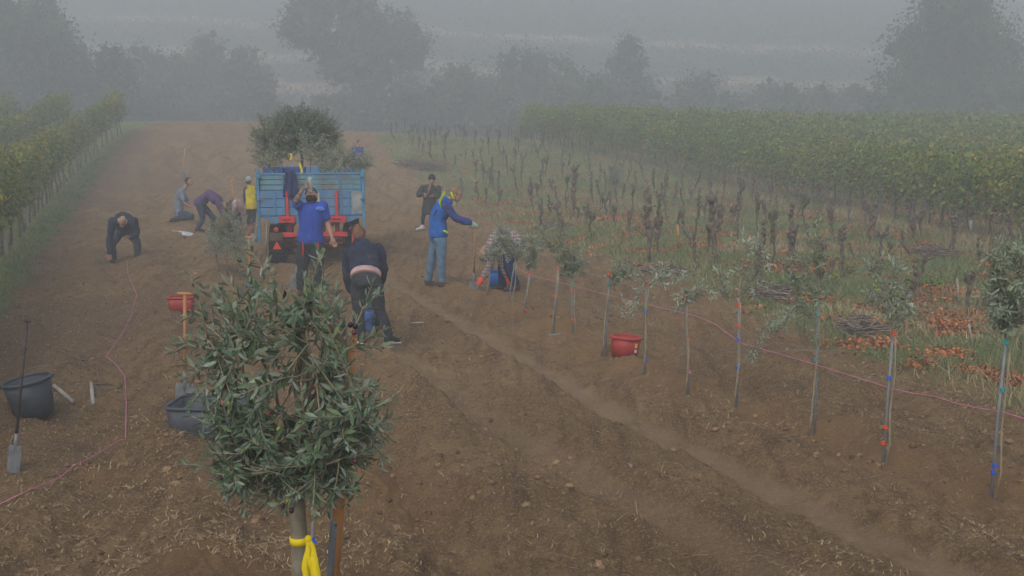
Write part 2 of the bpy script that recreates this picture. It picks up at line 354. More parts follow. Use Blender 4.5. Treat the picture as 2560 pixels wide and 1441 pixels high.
def crown_leaves(lobes, n, size, rs, clump=0.2, nper=30):
    # lobes: (centre, radii); leaves gathered in clumps near the lobe surfaces
    vol = np.array([np.prod(l[1]) ** (2 / 3.) for l in lobes]); pr = vol / vol.sum(); nc = max(8, n // nper)
    li = rs.choice(len(lobes), nc, p=pr); C0 = np.array([l[0] for l in lobes])[li]; R0 = np.array([l[1] for l in lobes])[li]
    q = rnd_dirs(nc, rs) * (rs.uniform(0.25, 1.0, (nc, 1)) ** 0.45) * rs.uniform(.85, 1.04, (nc, 1))
    K = C0 + q * R0; cs = np.min(R0, axis=1) * clump * rs.uniform(.6, 1.7, nc)
    ci = rs.choice(nc, n); P = K[ci] + rnd_dirs(n, rs) * rs.uniform(0, 1, (n, 1)) ** .5 * 1.7 * cs[ci][:, None] * np.array([1.2, 1.2, .8])
    D = rnd_dirs(n, rs) + np.array([0, 0, -.25]) + q[ci] * .5; U = rnd_dirs(n, rs, .0, 1.0)
    L = size * rs.uniform(.6, 1.5, n)
    core = rs.rand(n) < .2; P[core] = (C0 + (K - C0) * .6)[ci][core] + rs.normal(0, .3, (core.sum(), 3)); L[core] *= 3.2
    return leaf_quads(P, D, U, L, L * rs.uniform(.6, .95, n))
def tree(name, label, cat, px, d, top, wpx, seed, leafm, n=4200, size=.27, group=None, bot=None, nl=7, bare=0, trunk=.16, pale=False):
    rs = RS(seed); X = (px - PW / 2) / F * d; bz = float(hbase(X, d)); b = np.array([X, d, bz])
    zt = atY(px, top, d)[2] - bz; W = wpx / F * d / 2; zb = zt * .05 if bot is None else max(.15, atY(px, bot, d)[2] - bz)
    r = thing(name, label, cat, b, 0, group); lobes = []
    for i in range(nl):
        t = i / max(1, nl - 1); zz = zb + (zt - zb) * (.16 + .68 * t) ; ww = W * (0.98 - .62 * abs(t - .42) ** 1.5)
        a = rs.uniform(0, 6.28) + i * 2.4; lobes.append((np.array([math.cos(a) * ww * .5, math.sin(a) * ww * .5, zz]), np.array([ww * .62, ww * .62, (zt - zb) * .23]) * rs.uniform(.8, 1.2)))
    V, Fa = crown_leaves(lobes, n, size, rs)
    ms = [LEAFM[m] for m in leafm]; mi = rs.choice(len(ms), len(Fa), p=[.8, .2])
    tb = MB(); hgt = zt * .8; P = wobble(np.array([0, 0, -.4]), np.array([0.1 * W, 0, hgt]), 7, .06 * W, rs); tb.tube(P, np.linspace(trunk, trunk * .25, 7), 7)
    obj('trunk', tb.mesh('trunk', [BARKP if pale else BARK], True), r)
    for k, l in enumerate(lobes + lobes[:bare]):
        a = P[min(5, 1 + k % 5)]; e = l[0] + (rnd_dirs(1, rs)[0] * l[1] * 1.15 if k >= len(lobes) else 0)
        m2 = MB(); Q = wobble(a, e, 6, .05 * W, rs); m2.tube(Q, np.linspace(trunk * .4, trunk * .1, 6), 5)
        for s_ in range(2 + (3 if bare else 0)):
            i = rs.randint(2, 6); m2.tube(wobble(Q[i], Q[i] + rnd_dirs(1, rs, -.3, .9)[0] * l[1] * rs.uniform(.5, 1.0), 5, .04 * W, rs), np.linspace(trunk * .18, trunk * .05, 5), 4)
        obj('limb', m2.mesh('limb', [BARKP if (pale or k >= len(lobes)) else BARK], True), r)
    obj('crown', tri_mesh('crown', V, Fa, ms, False, mi), r)
    return r
HG = 'trees and bushes of the hedgerow behind the field'
T = [  # name, label, category, pixel x, distance, top y, width, seed, leaf kinds, count, size, extra
    ('broadleaf_tree', 'dark broadleaf tree in the upper left corner behind the vine rows', 'tree', 30, 74, -70, 330, 1, ('wood', 'scrub'), 5200, .26, {}),
    ('broadleaf_tree', 'dark rounded tree right of the upper left corner tree', 'tree', 175, 78, -10, 260, 2, ('wood', 'scrub'), 4600, .25, {}),
    ('bush', 'dark green bush directly above the end of the left vine row', 'bush', 275, 76, 112, 190, 3, ('wood', 'scrub'), 3400, .22, {}),
    ('broadleaf_tree', 'tall dark tree outside the left edge behind the vine rows', 'tree', -190, 76, -120, 320, 4, ('wood', 'scrub'), 3200, .28, {}),
    ('bush', 'dull grey green thicket above the far left end of the ploughed field', 'bush', 400, 92, 108, 200, 5, ('scrub', 'wood'), 2800, .24, {}),
    ('bush', 'greyish brown thicket behind the far shovel', 'bush', 530, 96, 100, 200, 6, ('scrub', 'autumn'), 2600, .24, {'bare': 3}),
    ('bush', 'brownish loose bush left of the pale branched tree', 'bush', 655, 90, 120, 190, 7, ('scrub', 'wood'), 2600, .24, {'bare': 4}),
    ('pale_branched_tree', 'tall tree with bare pale branches hanging out, behind the trailer', 'tree', 845, 88, -45, 250, 8, ('wood', 'scrub'), 3600, .24, {'bare': 7, 'pale': True, 'bot': 200}),
    ('broadleaf_tree', 'hazy tree right of the pale branched one with brownish crown', 'tree', 985, 92, 10, 190, 9, ('scrub', 'wood'), 2800, .24, {'bare': 4}),
    ('bush', 'dark bush at the foot of the pale branched tree', 'bush', 930, 84, 225, 260, 10, ('wood', 'scrub'), 2600, .22, {}),
    ('bush', 'green bush behind the far stumps above the beanie person', 'bush', 1130, 86, 175, 260, 11, ('wood', 'autumn'), 3600, .22, {}),
    ('broadleaf_tree', 'wide green tree above the pointed end of the right vineyard', 'tree', 1300, 90, 120, 300, 12, ('wood', 'autumn'), 4200, .22, {}),
    ('bush', 'green bush between the wide tree and the upright round tree', 'bush', 1430, 88, 160, 200, 13, ('wood', 'autumn'), 3000, .22, {}),
    ('broadleaf_tree', 'small upright round tree standing out against the tan slope', 'tree', 1552, 92, 92, 190, 14, ('wood', 'autumn'), 3200, .2, {}),
    ('bush', 'low grey brown scrub right of the upright round tree', 'bush', 1690, 90, 195, 230, 15, ('scrub', 'wood'), 2400, .22, {'bare': 3}),
    ('bush', 'low brown scrub above the middle of the right vineyard', 'bush', 1860, 92, 205, 240, 16, ('scrub', 'wood'), 2400, .22, {'bare': 3}),
    ('bush', 'small dark green bush standing in the brown scrub', 'bush', 1950, 86, 222, 110, 17, ('wood', 'scrub'), 1600, .2, {}),
    ('bush', 'tawny scrub left of the big round tree', 'bush', 2080, 90, 200, 190, 18, ('scrub', 'autumn'), 2400, .22, {'bare': 3}),
    ('bush', 'yellowing bush at the left foot of the big round tree', 'bush', 2215, 82, 190, 130, 19, ('autumn', 'scrub'), 1900, .2, {}),
    ('broadleaf_tree', 'big dark round tree in the upper right corner', 'tree', 2368, 76, -75, 370, 20, ('wood', 'wood'), 9500, .24, {'nl': 11, 'trunk': .3}),
    ('bush', 'dark bush under the right side of the big round tree', 'bush', 2500, 74, 170, 200, 21, ('wood', 'scrub'), 2600, .22, {}),
    ('bush', 'scrub at the right edge beyond the big round tree', 'bush', 2650, 84, 150, 240, 22, ('scrub', 'wood'), 1800, .24, {})]
UL_ = ['tangle of low bush under the left end of the crest by the vine row', 'grey low bush right above the far left corner of the ploughed field', 'leafy low bush above the far shovel', 'dull low bush at the far end of the ploughed field', 'dark low bush showing left of the trailer load', 'low dark bush directly right of the trailer load', 'tangled low bush behind the farthest stumps', 'leafy low bush left of the pointed end of the right vineyard', 'dark low bush just above the pointed end of the right vineyard', 'dull low bush right of the pointed end of the right vineyard', 'leafy low bush under the small upright round tree', 'low bush right of the small upright round tree', 'grey low bush above the middle of the right vineyard crest', 'low bush right of the small dark green bush', 'tawny low bush left of the yellowing bush', 'dark low bush under the big round tree']
U_ = [(350, 80, 235, 150), (440, 82, 215, 180), (560, 84, 225, 200), (690, 80, 235, 170), (790, 82, 250, 160), (1040, 80, 240, 200), (1180, 82, 215, 180), (1250, 80, 225, 200), (1380, 80, 215, 200), (1500, 82, 200, 190), (1620, 80, 215, 170), (1770, 82, 225, 200), (2010, 82, 235, 190), (2140, 80, 235, 170), (2290, 78, 215, 180), (2430, 76, 205, 200)]
for i_, u_ in enumerate(U_):
    T.append(('bush', UL_[i_], 'bush', u_[0], u_[1], u_[2], u_[3], 40 + i_, (('wood', 'scrub'), ('scrub', 'wood'))[i_ % 3 == 1], 1300, .2, {'nl': 5}))
for t_ in T: tree(*t_[:3], t_[3], t_[4] * 1.28, t_[5], t_[6] * 1.15, t_[7], t_[8], int(t_[9] * 3.3), t_[10] * 1.05, HG, **t_[11])
# vine strips on the far slope: one mass, too far to count
def far_vines():
    rs = RS(90); n = 60000; X = rs.uniform(-95, 100, n * 3); Y = rs.uniform(122, 245, n * 3); k = rs.rand(n * 3) < band(X, Y); X, Y = X[k][:n], Y[k][:n]
    q = Y + .17 * X; Y = Y + (np.round(q / 1.9) * 1.9 - q) + rs.normal(0, .16, len(X)); Z = hbase(X, Y) + rs.uniform(.2, 1.7, len(X)); m = len(X)
    V, Fa = leaf_quads(np.stack([X, Y, Z], 1), rnd_dirs(m, rs), rnd_dirs(m, rs, 0, 1), rs.uniform(.3, .6, m), rs.uniform(.25, .45, m))
    o = obj('far_vineyard', tri_mesh('far_vineyard', V, Fa, [mat('far_vine_leaf', (0.06, 0.085, 0.04), .8, .3, .3, island=.3)])); o['kind'] = 'stuff'; o['label'] = 'hazy strips of vines terraced across the far slope'
far_vines()
# trellised vine rows
def vine_trunk_mesh(seed):
    rs = RS(seed); mb = MB(); P = wobble(np.array([0, 0, -.1]), np.array([rs.normal(0, .06), rs.normal(0, .06), .85]), 7, .025, rs); mb.tube(P, np.array([.045, .04, .034, .03, .034, .03, .022]) * rs.uniform(.8, 1.2), 6); return mb.mesh('trunk', [VBARK], True)
VTR = [vine_trunk_mesh(300 + i) for i in range(6)]
def post_mesh(h): mb = MB(); mb.box((0, 0, h / 2 - .2), (.05, .035, h + .4)); return mb.mesh('post', [STEEL])
def vine_row(label, pts, per_m, h, seed, size, thin=1.0, yel=(.72, .22, .06), trunks=True, posts=True, group=None, taper=True, zlow=.6):
    rs = RS(seed); P = np.array(pts, float); seg = np.linalg.norm(np.diff(P, axis=0), axis=1); S = np.concatenate([[0], np.cumsum(seg)]); Ltot = S[-1]
    at_s = lambda s: (np.interp(s, S, P[:, 0]), np.interp(s, S, P[:, 1]))
    b = np.array([P[0, 0], P[0, 1], float(hbase(P[0, 0], P[0, 1]))]); r = thing('vine_row', label, 'vine row', b, 0, group)
    n = int(Ltot * per_m); s = rs.uniform(0, Ltot, n); bump = vn(s * .9, s * 0 + seed, seed) * .9 + vn(s * 2.6, s * 0, seed + 3) * .5
    top = h * (1 + .16 * bump); v = rs.uniform(0, 1, n) ** .8; z = zlow + .12 * rs.normal(size=n) + (top - zlow) * v - .18 * np.abs(bump) * (1 - v)
    wdt = (.14 + .16 * np.sin(np.clip(v, 0, 1) * math.pi)) * (1 + .5 * bump); off = rs.normal(0, 1, n) * wdt * thin
    ex = rs.rand(n) < .03; z = np.where(ex, z + rs.uniform(.1, .35, n) * (v > .8), z)
    x, y = at_s(s); x2, y2 = at_s(np.minimum(s + .1, Ltot)); x1, y1 = at_s(np.maximum(s - .1, 0)); tx, ty = x2 - x1, y2 - y1; l = np.hypot(tx, ty) + 1e-9; nx, ny = -ty / l, tx / l
    X = x + nx * off; Y = y + ny * off; Z = hbase(x, y) + z
    D = rnd_dirs(n, rs) * .8 + np.stack([nx * np.sign(off) * .5, ny * np.sign(off) * .5, -np.ones(n) * .5], 1); U = np.stack([nx * np.sign(off), ny * np.sign(off), np.ones(n) * .6], 1) + rnd_dirs(n, rs) * .5
    Ls = size * rs.uniform(.7, 1.4, n); V, Fa = leaf_quads(np.stack([X, Y, Z], 1) - b, D, U, Ls, Ls * .95)
    cl = vn(s * .7, z * 1.5, seed + 9) + .5 * v * .3; mi = np.zeros(n, int); rr = rs.rand(n) + (cl * .7)
    mi[rr > 1 - yel[1] * .6] = 1; mi[(rr < .12) & (v < .45)] = 2
    obj('foliage', tri_mesh('foliage', V, Fa, [LEAFM['vine'], LEAFM['vyel'], LEAFM['vred']], False, mi), r)
    if trunks:
        for k, q in enumerate(np.arange(.4, Ltot, 1.15)):
            q += rs.normal(0, .1); x, y = at_s(q); o = obj('trunk', VTR[rs.randint(6)], r, np.array([x, y, float(hbase(x, y))]) - b, rs.uniform(0, 6.28)); o.scale = (1, 1, rs.uniform(.9, 1.15))
    if posts:
        pm = post_mesh(h * .98)
        for q in np.arange(1.5 + rs.uniform(0, 3), Ltot, 5.2): x, y = at_s(q); o = obj('post', pm, r, np.array([x, y, float(hbase(x, y))]) - b, .3); o.rotation_euler = (rs.normal(0, .03), rs.normal(0, .04), .3)
    return r
def offset_line(P, o):
    P = np.array(P, float); t = np.gradient(P, axis=0); t /= np.linalg.norm(t, axis=1, keepdims=True); return P + np.stack([-t[:, 1], t[:, 0]], 1) * o
def dens(P, n=14):
    P = np.array(P, float); i = np.linspace(0, len(P) - 1, n); return np.stack([np.interp(i, range(len(P)), P[:, 0]), np.interp(i, range(len(P)), P[:, 1])], 1)
ORD = ['nearest', 'second', 'third', 'fourth', 'fifth', 'sixth', 'seventh', 'eighth', 'ninth', 'tenth', 'eleventh', 'twelfth', 'thirteenth', 'fourteenth', 'fifteenth']
LB = [GB(*p)[:2] for p in ((-560, 1330), (-170, 860), (0, 648), (95, 530), (180, 437), (255, 370), (306, 332))]
for k in range(5):
    P = offset_line(dens(LB), 2.6 * k); lab = f'{ORD[k]} leafy vine row left of the ploughed field' + (', its trunks bare beside the grass strip' if k == 0 else ', counting away from the field')
    vine_row(lab, P, (520, 330, 200, 140, 110)[k], 2.0 + .02 * k, 400 + k, (.092, .11, .13, .145, .16)[k], .65, yel=(.6, .34, .06), trunks=k < 2, posts=k < 3, group='vine rows left of the field', zlow=.82)
RB = [GB(*p)[:2] for p in ((2900, 690), (2560, 622), (2362, 577), (2100, 520), (1840, 468), (1650, 425), (1500, 390), (1340, 356), (1215, 334))]
for k in range(14):
    P = offset_line(dens(RB, 20), -2.2 * k); lab = f'{ORD[k]} leafy vine row right of the pruned stumps' + (', with posts and trunks showing below' if k == 0 else ', counting away from the stumps')
    vine_row(lab, P, max(100, 540 - 95 * k), 1.9, 440 + k, min(.17, .092 + .013 * k), .85, yel=(.7, .09, .05), trunks=k < 2, posts=k < 3, group='vine rows right of the pruned stumps', zlow=.62 if k < 2 else .9)
# ================================================================== PRUNED VINE STUMPS
CUT = mat('fresh_cut_wood', (0.42, 0.33, 0.23), .9, .2, 20)
MOSS = mat('mossy_bark', (0.10, 0.105, 0.05), .95, .4, 12, bump=.01, bscale=45)
def knob(mb, c, r, rs):
    k = 5; P = c + np.array([[0, 0, -r], [0, 0, -r * .45], [0, 0, .1 * r], [0, 0, r * .6], [0, 0, r * .95]]) + rs.normal(0, r * .12, (5, 3)); mb.tube(P, np.array([.35, .9, 1.05, .8, .3]) * r * rs.uniform(.85, 1.15, 5), 7)
def stump_parts(seed, kind=None):
    rs = RS(seed); out = []; kind = rs.randint(4) if kind is None else kind
    hh = rs.uniform(.48, .68); lean = rs.normal(0, .10, 2); tr = MB()
    P = wobble(np.array([0, 0, -.12]), np.array([lean[0], lean[1], hh]), 9, .036, rs); R = np.array([.040, .030, .024, .023, .026, .031, .042, .052, .048]) * rs.uniform(.8, 1.2) * rs.uniform(.85, 1.18, 9); tr.tube(P, R, 8)
    knob(tr, P[-1], .052 * rs.uniform(.8, 1.3), rs); out.append(('trunk', tr))
    na = (1, 2, 2, 3)[kind]
    for a in range(na):
        m = MB(); ang = rs.uniform(0, 6.28) + a * 2.6; sp = .05 if na == 1 else rs.uniform(.08, .16) if kind != 2 else rs.uniform(.24, .34); ht = rs.uniform(.12, .34) if na > 1 else rs.uniform(.3, .46)
        e = P[-1] + np.array([math.cos(ang) * sp, math.sin(ang) * sp * .6, ht]); st = P[-1] if rs.rand() < .7 else P[-2]
        mid = (st + e) / 2 + np.array([math.cos(ang), math.sin(ang), -.4]) * sp * .45
        Q = np.array([st, st * .4 + mid * .6, mid, mid * .45 + e * .55, e]) + rs.normal(0, .012, (5, 3)); m.tube(Q, np.array([.034, .03, .026, .031, .036]) * rs.uniform(.8, 1.25, 5), 7)
        for f_ in (.35, .7): knob(m, st + (e - st) * f_ + rs.normal(0, .018, 3), .046 * rs.uniform(.75, 1.25), rs)
        knob(m, e, .05 * rs.uniform(.8, 1.5), rs)
        if rs.rand() < .6: knob(m, Q[2] + rs.normal(0, .02, 3), .04 * rs.uniform(.8, 1.3), rs)
        for s_ in range(rs.randint(3, 7)): d = rnd_dirs(1, rs, .0, 1)[0] * rs.uniform(.05, .15); m.tube([e, e + d], [.013, .009], 5); m.tube([e + d, e + d * 1.04], [.009, .009], 5, mi=1)
        out.append(('arm', m))
    for _, mb in out: mb.v = [v + rs.normal(0, .0075, v.shape) if len(v) > 14 else v for v in mb.v]
    return out
STV = []
for i in range(14):
    STV.append([(n, mb.mesh(n, [MOSS if i in (3, 9) else VBARK, CUT], True)) for n, mb in stump_parts(700 + i, kind=(0, 0, 2, 3, 1, 0, 3, 3, 1, 0, 0, 1, 0, 3)[i])])
def stump(p, var, rz, sc, label, tilt=0.0, szx=1.0):
    r = thing('vine_stump', label, 'vine stump', (p[0], p[1], zc(p[0], p[1]) - .02), rz, 'pruned vine stumps'); r.scale = (szx * sc, szx * sc, sc); r.rotation_euler = (0, tilt, rz)
    for n, me in STV[var]: obj(n, me, r)
    return r
NEAR = [  # base px, top y, variant, rotation, tilt, what sets it apart
    (1633, 657, 480, 0, .3, 0, 'tall thick knotted vine stump left of the orange wooden peg'),
    (1741, 680, 576, 5, 1.2, .05, 'knotted vine stump right of the orange wooden peg'),
    (1803, 668, 500, 10, 2.4, .08, 'tall vine stump with thick bulges, behind the silvery shoots of the leaning branched sapling'),
    (1552, 625, 573, 1, 4.4, .1, 'leaning vine stump left of the tall knotted one'),
    (1534, 573, 508, 3, .6, 0, 'vine stump with flat spreading head above the red tub'),
    (1574, 569, 515, 7, 2.0, 0, 'broad headed vine stump left of the tall knotted one, farther back'),
    (1352, 552, 487, 4, 1.0, 0, 'vine stump left of a forked one, above the plaid shirt'),
    (1398, 564, 482, 2, 3.0, 0, 'forked vine stump with broad head, right above the plaid shirt'),
    (1448, 545, 428, 12, .2, 0, 'thin vine stump with two knots behind the forked broad headed one'),
    (1935, 663, 553, 9, 1.7, 0, 'mossy greenish vine stump standing above the third staked sapling'),
    (1902, 650, 530, 0, 2.2, .06, 'vine stump just left of the mossy one'),
    (1970, 650, 553, 6, .9, 0, 'bushy headed vine stump just right of the mossy one'),
    (2015, 616, 543, 8, 5.0, 0, 'curved vine stump right of the bushy headed one'),
    (2058, 722, 632, 13, 3.4, -.35, 'vine stump leaning left behind the sapling with tall green shoots'),
    (2095, 611, 507, 11, .4, 0, 'upright vine stump with stacked knots below the vineyard'),
    (2138, 652, 597, 4, 2.7, .3, 'vine stump bent to the right in front of the stacked one'),
    (2170, 618, 512, 10, 4.1, 0, 'slim vine stump with pale split bark'),
    (2203, 675, 605, 1, 1.3, -.12, 'vine stump with green moss left of the hollow one'),
    (2225, 664, 597, 3, 5.6, 0, 'hollow looking vine stump left of the wide forked one'),
    (2295, 705, 597, 2, 0.1, 0, 'wide forked vine stump with two cut arms'),
    (2380, 640, 578, 7, .8, 0, 'stocky vine stump below the tall grey post'),
    (2447, 676, 578, 4, 3.14, 0, 'forked vine stump near the white grow tube'),
    (2375, 722, 655, 5, 2.5, -.3, 'low crooked vine stump in front of the stocky one'),
    (2550, 892, 812, 0, 1.1, -.2, 'thick vine stump at the right edge behind the last staked sapling')]
NP = []
for (bx, by, ty, v, rz, tl, lab) in NEAR:
    p = G(bx, by); hpx = by - ty; s = hpx / pxs(p); stump(p, v, rz, s / 1.02, lab, tl, min(.95, .55 + .3 * s)); NP.append(p[:2])
def fill_stumps():
    rs = RS(71); a = math.radians(19.5); D = np.array([-math.sin(a), math.cos(a)]); Nn = np.array([math.cos(a), math.sin(a)]); o = np.array([0, 20.0]); k = 0; cnt = {}; rows = {}
    ordw = lambda n: f'{n}' + ('th' if 10 < n % 100 < 14 else {1: 'st', 2: 'nd', 3: 'rd'}.get(n % 10, 'th'))
    for i in range(-7, 9):
        for j in range(-6, 52):
            q = o + Nn * (i * 1.7) + D * (j * 1.1 + (i % 2) * .5) + rs.normal(0, .13, 2)
            x, y = q
            if y < 14 or y > 65 or rs.rand() < .07: continue
            if x < float(xR0(y)) + .55: continue
            rbx = np.interp(y, RBP[:, 1], RBP[:, 0])
            if x > rbx - 1.1: continue
            u, v_ = proj(np.array([x, y, float(hbase(x, y))]))
            if not (850 < u < 2640): continue
            if min([np.hypot(*(q - n)) for n in NP]) < .8: continue
            NP.append(q); d = y
            cnt[i] = cnt.get(i, 0) + 1; rows.setdefault(i, len(rows)); hz = 'faint hazy' if y > 44 else 'slim' if y > 30 else 'weathered'
            lab = f'{hz} vine stump, {ordw(cnt[i])} from the near end of stump row {ordw(i + 8)} from the field'
            stump(np.array([x, y, 0]), rs.randint(14), rs.uniform(0, 6.28), rs.uniform(.68, .98), lab, rs.normal(0, .1), .85); k += 1
    print('stumps', k)
RBP = np.array(RB); RBP = RBP[np.argsort(RBP[:, 1])]
fill_stumps()
# brush piles of cut canes
CANE = mat('cut_canes', (0.205, 0.165, 0.135), .9, .4, 8, island=.35)
def brush(px, py, wpx, hpx, label, seed):
    rs = RS(seed); p = G(px, py); s = pxs(p); W = wpx / s; H = hpx / s; r = thing('brush_pile', label, 'brush pile', p, 0, 'piles of cut vine canes'); mb = MB()
    for i in range(90):
        c = np.array([rs.normal(0, W * .16), rs.normal(0, .2), abs(rs.normal(0, H * .3)) + .02]); d = np.array([rs.normal(0, 1), rs.normal(0, .5), rs.normal(0, .16)]); d = nrm(d) * W * rs.uniform(.2, .42)
        P = wobble(c - d, c + d, 4, .02, rs); P[:, 2] = np.clip(P[:, 2], .0, H) ; mb.tube(P, rs.uniform(.006, .012), 4)
    obj('canes', mb.mesh('canes', [CANE]), r)['kind'] = 'stuff'
for i, a in enumerate([(2155, 836, 130, 50, 'pile of cut canes right of the third staked sapling'), (1660, 690, 110, 30, 'pile of cut canes at the foot of the tall knotted stump'),
                       (1940, 745, 130, 40, 'low pile of cut canes between the saplings and the stumps'), (1075, 425, 90, 22, 'hazy pile of cut canes behind the beanie person'),
                       (1030, 415, 80, 20, 'farther pile of cut canes left of the one behind the beanie person'), (2330, 640, 90, 30, 'pile of cut canes behind the wide forked stump'),
                       (1385, 573, 70, 22, 'small pile of cut canes by the forked broad headed stump')]): brush(*a, 800 + i)
# ================================================================== GRASS, LITTER, CLODS, STRAW (nobody could count these)
GRS = mat('grass_blade', (0.17, 0.235, 0.095), .8, .3, .7, island=.35, trans=.25, col2=(0.23, 0.24, 0.105))
DRY = mat('dry_grass', (0.33, 0.27, 0.15), .9, .3, .7, island=.3)
LIT = mat('fallen_vine_leaf', (0.52, 0.19, 0.072), .85, .35, 2.0, island=.4, col2=(0.26, 0.11, 0.05))
STRAW = mat('straw', (0.42, 0.31, 0.165), .9, .3, 3.0, island=.4)
CLOD = mat('soil_clod', (0.215, 0.136, 0.076), .97, .35, 6.0, island=.35, bump=.01)
def sample(n, rs, test, ymin=6.3, ymax=62, half=.56, pw=1.0):
    xs, ys = [], []; c = 0
    while c < n:
        y = ymin * (ymax / ymin) ** (rs.rand(n) ** pw); x = y * rs.uniform(-half, half, n); k = rs.rand(n) < test(x, y); xs.append(x[k]); ys.append(y[k]); c += k.sum()
        if c == 0: break
    return np.concatenate(xs)[:n], np.concatenate(ys)[:n]
def stuff(name, label, V, Fa, mats, mi=None):
    o = obj(name, tri_mesh(name, V, Fa, mats, False, mi)); o['kind'] = 'stuff'; o['label'] = label; return o
def right_side(x, y): return (x > xR0(y) - .6)
def grass():
    rs = RS(21); n = 110000
    x, y = sample(n, rs, lambda a, b: turf(a, b) * np.clip(.35 + 1.6 * fbm(a * .6, b * .6, 55, 3) + .35, .08, 1) * (1 - .75 * sst(.0, .3, fbm(a * 1.5, b * 1.5, 88, 3))), ymin=8, ymax=60)
    z = hfull(x, y, False); left = x < xL0(y) + 1.5
    h = rs.uniform(.05, .14, n) * (1 + .9 * (vn(x * 1.1, y * 1.1, 66) + .2)) * np.where(left, .8, 1.0); w_ = .004 + .00042 * y
    near_row = sst(-2.6, -.8, x - np.interp(y, RBP[:, 1], RBP[:, 0])); h = h * (1 + 1.2 * near_row * rs.rand(n))
    a = rs.uniform(0, 6.28, n); ln = rs.normal(0, .55, (n, 2)) * h[:, None]; B = np.stack([x, y, z - .01], 1); S = np.stack([np.cos(a), np.sin(a) * .3, a * 0], 1) * w_[:, None]
    Tp = B + np.stack([ln[:, 0], ln[:, 1], h], 1); V = np.stack([B - S, B + S, Tp], 1).reshape(-1, 3); Fa = np.arange(3 * n).reshape(-1, 3)
    dry = (vn(x * .55, y * .55, 33) * 1.3 + rs.rand(n) * .6 + .3 * near_row) > np.where(left, 1.0, .46)
    stuff('grass', 'short green and straw coloured grass at the field edge and between the stumps', V, Fa, [GRS, DRY], dry.astype(int))
grass()
def litter():
    rs = RS(22); n = 40000
    x, y = sample(n, rs, lambda a, b: right_side(a, b) * turf(a, b) * sst(-.02, .3, fbm(a * 1.5, b * 1.5, 88, 3)) , ymin=11, ymax=58)
    z = hfull(x, y, False) + rs.uniform(.01, .08, n); L = rs.uniform(.02, .05, n) * (1 + y * .014)
    V, Fa = leaf_quads(np.stack([x, y, z], 1), rnd_dirs(n, rs, -.5, .6), rnd_dirs(n, rs, .2, 1), L, L * .9, .5)
    stuff('leaf_litter', 'rust orange fallen vine leaves lying between the stumps', V, Fa, [LIT])
litter()
def bits():
    rs = RS(23); n = 15000; soil = lambda a, b: (1 - turf(a, b)) * np.clip(.4 + 1.6 * fbm(a * .5, b * .5, 99, 3), .12, 1) * np.where(np.abs(a - xT1(b)) < .3, .1, 1)
    x, y = sample(n, rs, soil, ymin=6.2, ymax=34); z = hfull(x, y) + .012; a = rs.uniform(0, math.pi, n); L = rs.uniform(.008, .034, n) * (1 + (rs.rand(n) < .05) * 1.8); w_ = rs.uniform(.0007, .002, n) + .00012 * y
    D = np.stack([np.cos(a), np.sin(a), rs.normal(.05, .22, n)], 1) * L[:, None]; S = np.stack([-np.sin(a), np.cos(a), a * 0], 1) * w_[:, None]; B = np.stack([x, y, z], 1); M = B + np.stack([a * 0, a * 0, rs.uniform(0, .012, n)], 1)
    V = np.stack([B - D - S, B - D + S, M + S, B + D + S * .5, B + D - S * .5, M - S], 1).reshape(-1, 3); i = np.arange(n)[:, None] * 6; Fa = np.concatenate([i + np.array([0, 1, 2, 5]), i + np.array([5, 2, 3, 4])])
    stuff('straw', 'dry straw stubble scattered over the tilled soil', V, Fa, [STRAW])
    # clods: squashed, jittered octahedral lumps
    n = 4500; x, y = sample(n, rs, lambda a, b: (1 - turf(a, b)) * np.clip(.25 + 2.0 * fbm(a * .7 + 9, b * .7, 44, 3), .04, 1) * np.where(np.abs(a - xT1(b)) < .26, .05, 1), ymin=6.2, ymax=40)
    z = hfull(x, y) - .006; r = .007 + .03 * rs.rand(n) ** 5 + .0003 * y
    U = np.array([[1, 0, 0], [.5, .87, 0], [-.5, .87, 0], [-1, 0, 0], [-.5, -.87, 0], [.5, -.87, 0], [.45, .3, .8], [-.5, .1, .75], [.1, -.5, .8], [0, 0, -.6]])
    Q = U[None] * rs.uniform(.65, 1.3, (n, 10, 1)) * r[:, None, None] * np.array([1.2, 1.2, .8]); an = rs.uniform(0, 6.28, n); c, s = np.cos(an)[:, None], np.sin(an)[:, None]
    Q = np.stack([Q[..., 0] * c - Q[..., 1] * s, Q[..., 0] * s + Q[..., 1] * c, Q[..., 2]], -1); V = (Q + np.stack([x, y, z], 1)[:, None]).reshape(-1, 3)
    tr = np.array([[0, 1, 6], [1, 2, 7], [1, 7, 6], [2, 3, 7], [3, 4, 7], [4, 8, 7], [4, 5, 8], [5, 0, 6], [5, 6, 8], [6, 7, 8], [0, 9, 1], [1, 9, 2], [2, 9, 3], [3, 9, 4], [4, 9, 5], [5, 9, 0]])
    Fa = (np.arange(n)[:, None, None] * 10 + tr).reshape(-1, 3); stuff('soil_clods', 'crumbled clods of brown soil on the tilled strip', V, Fa, [CLOD])
bits()
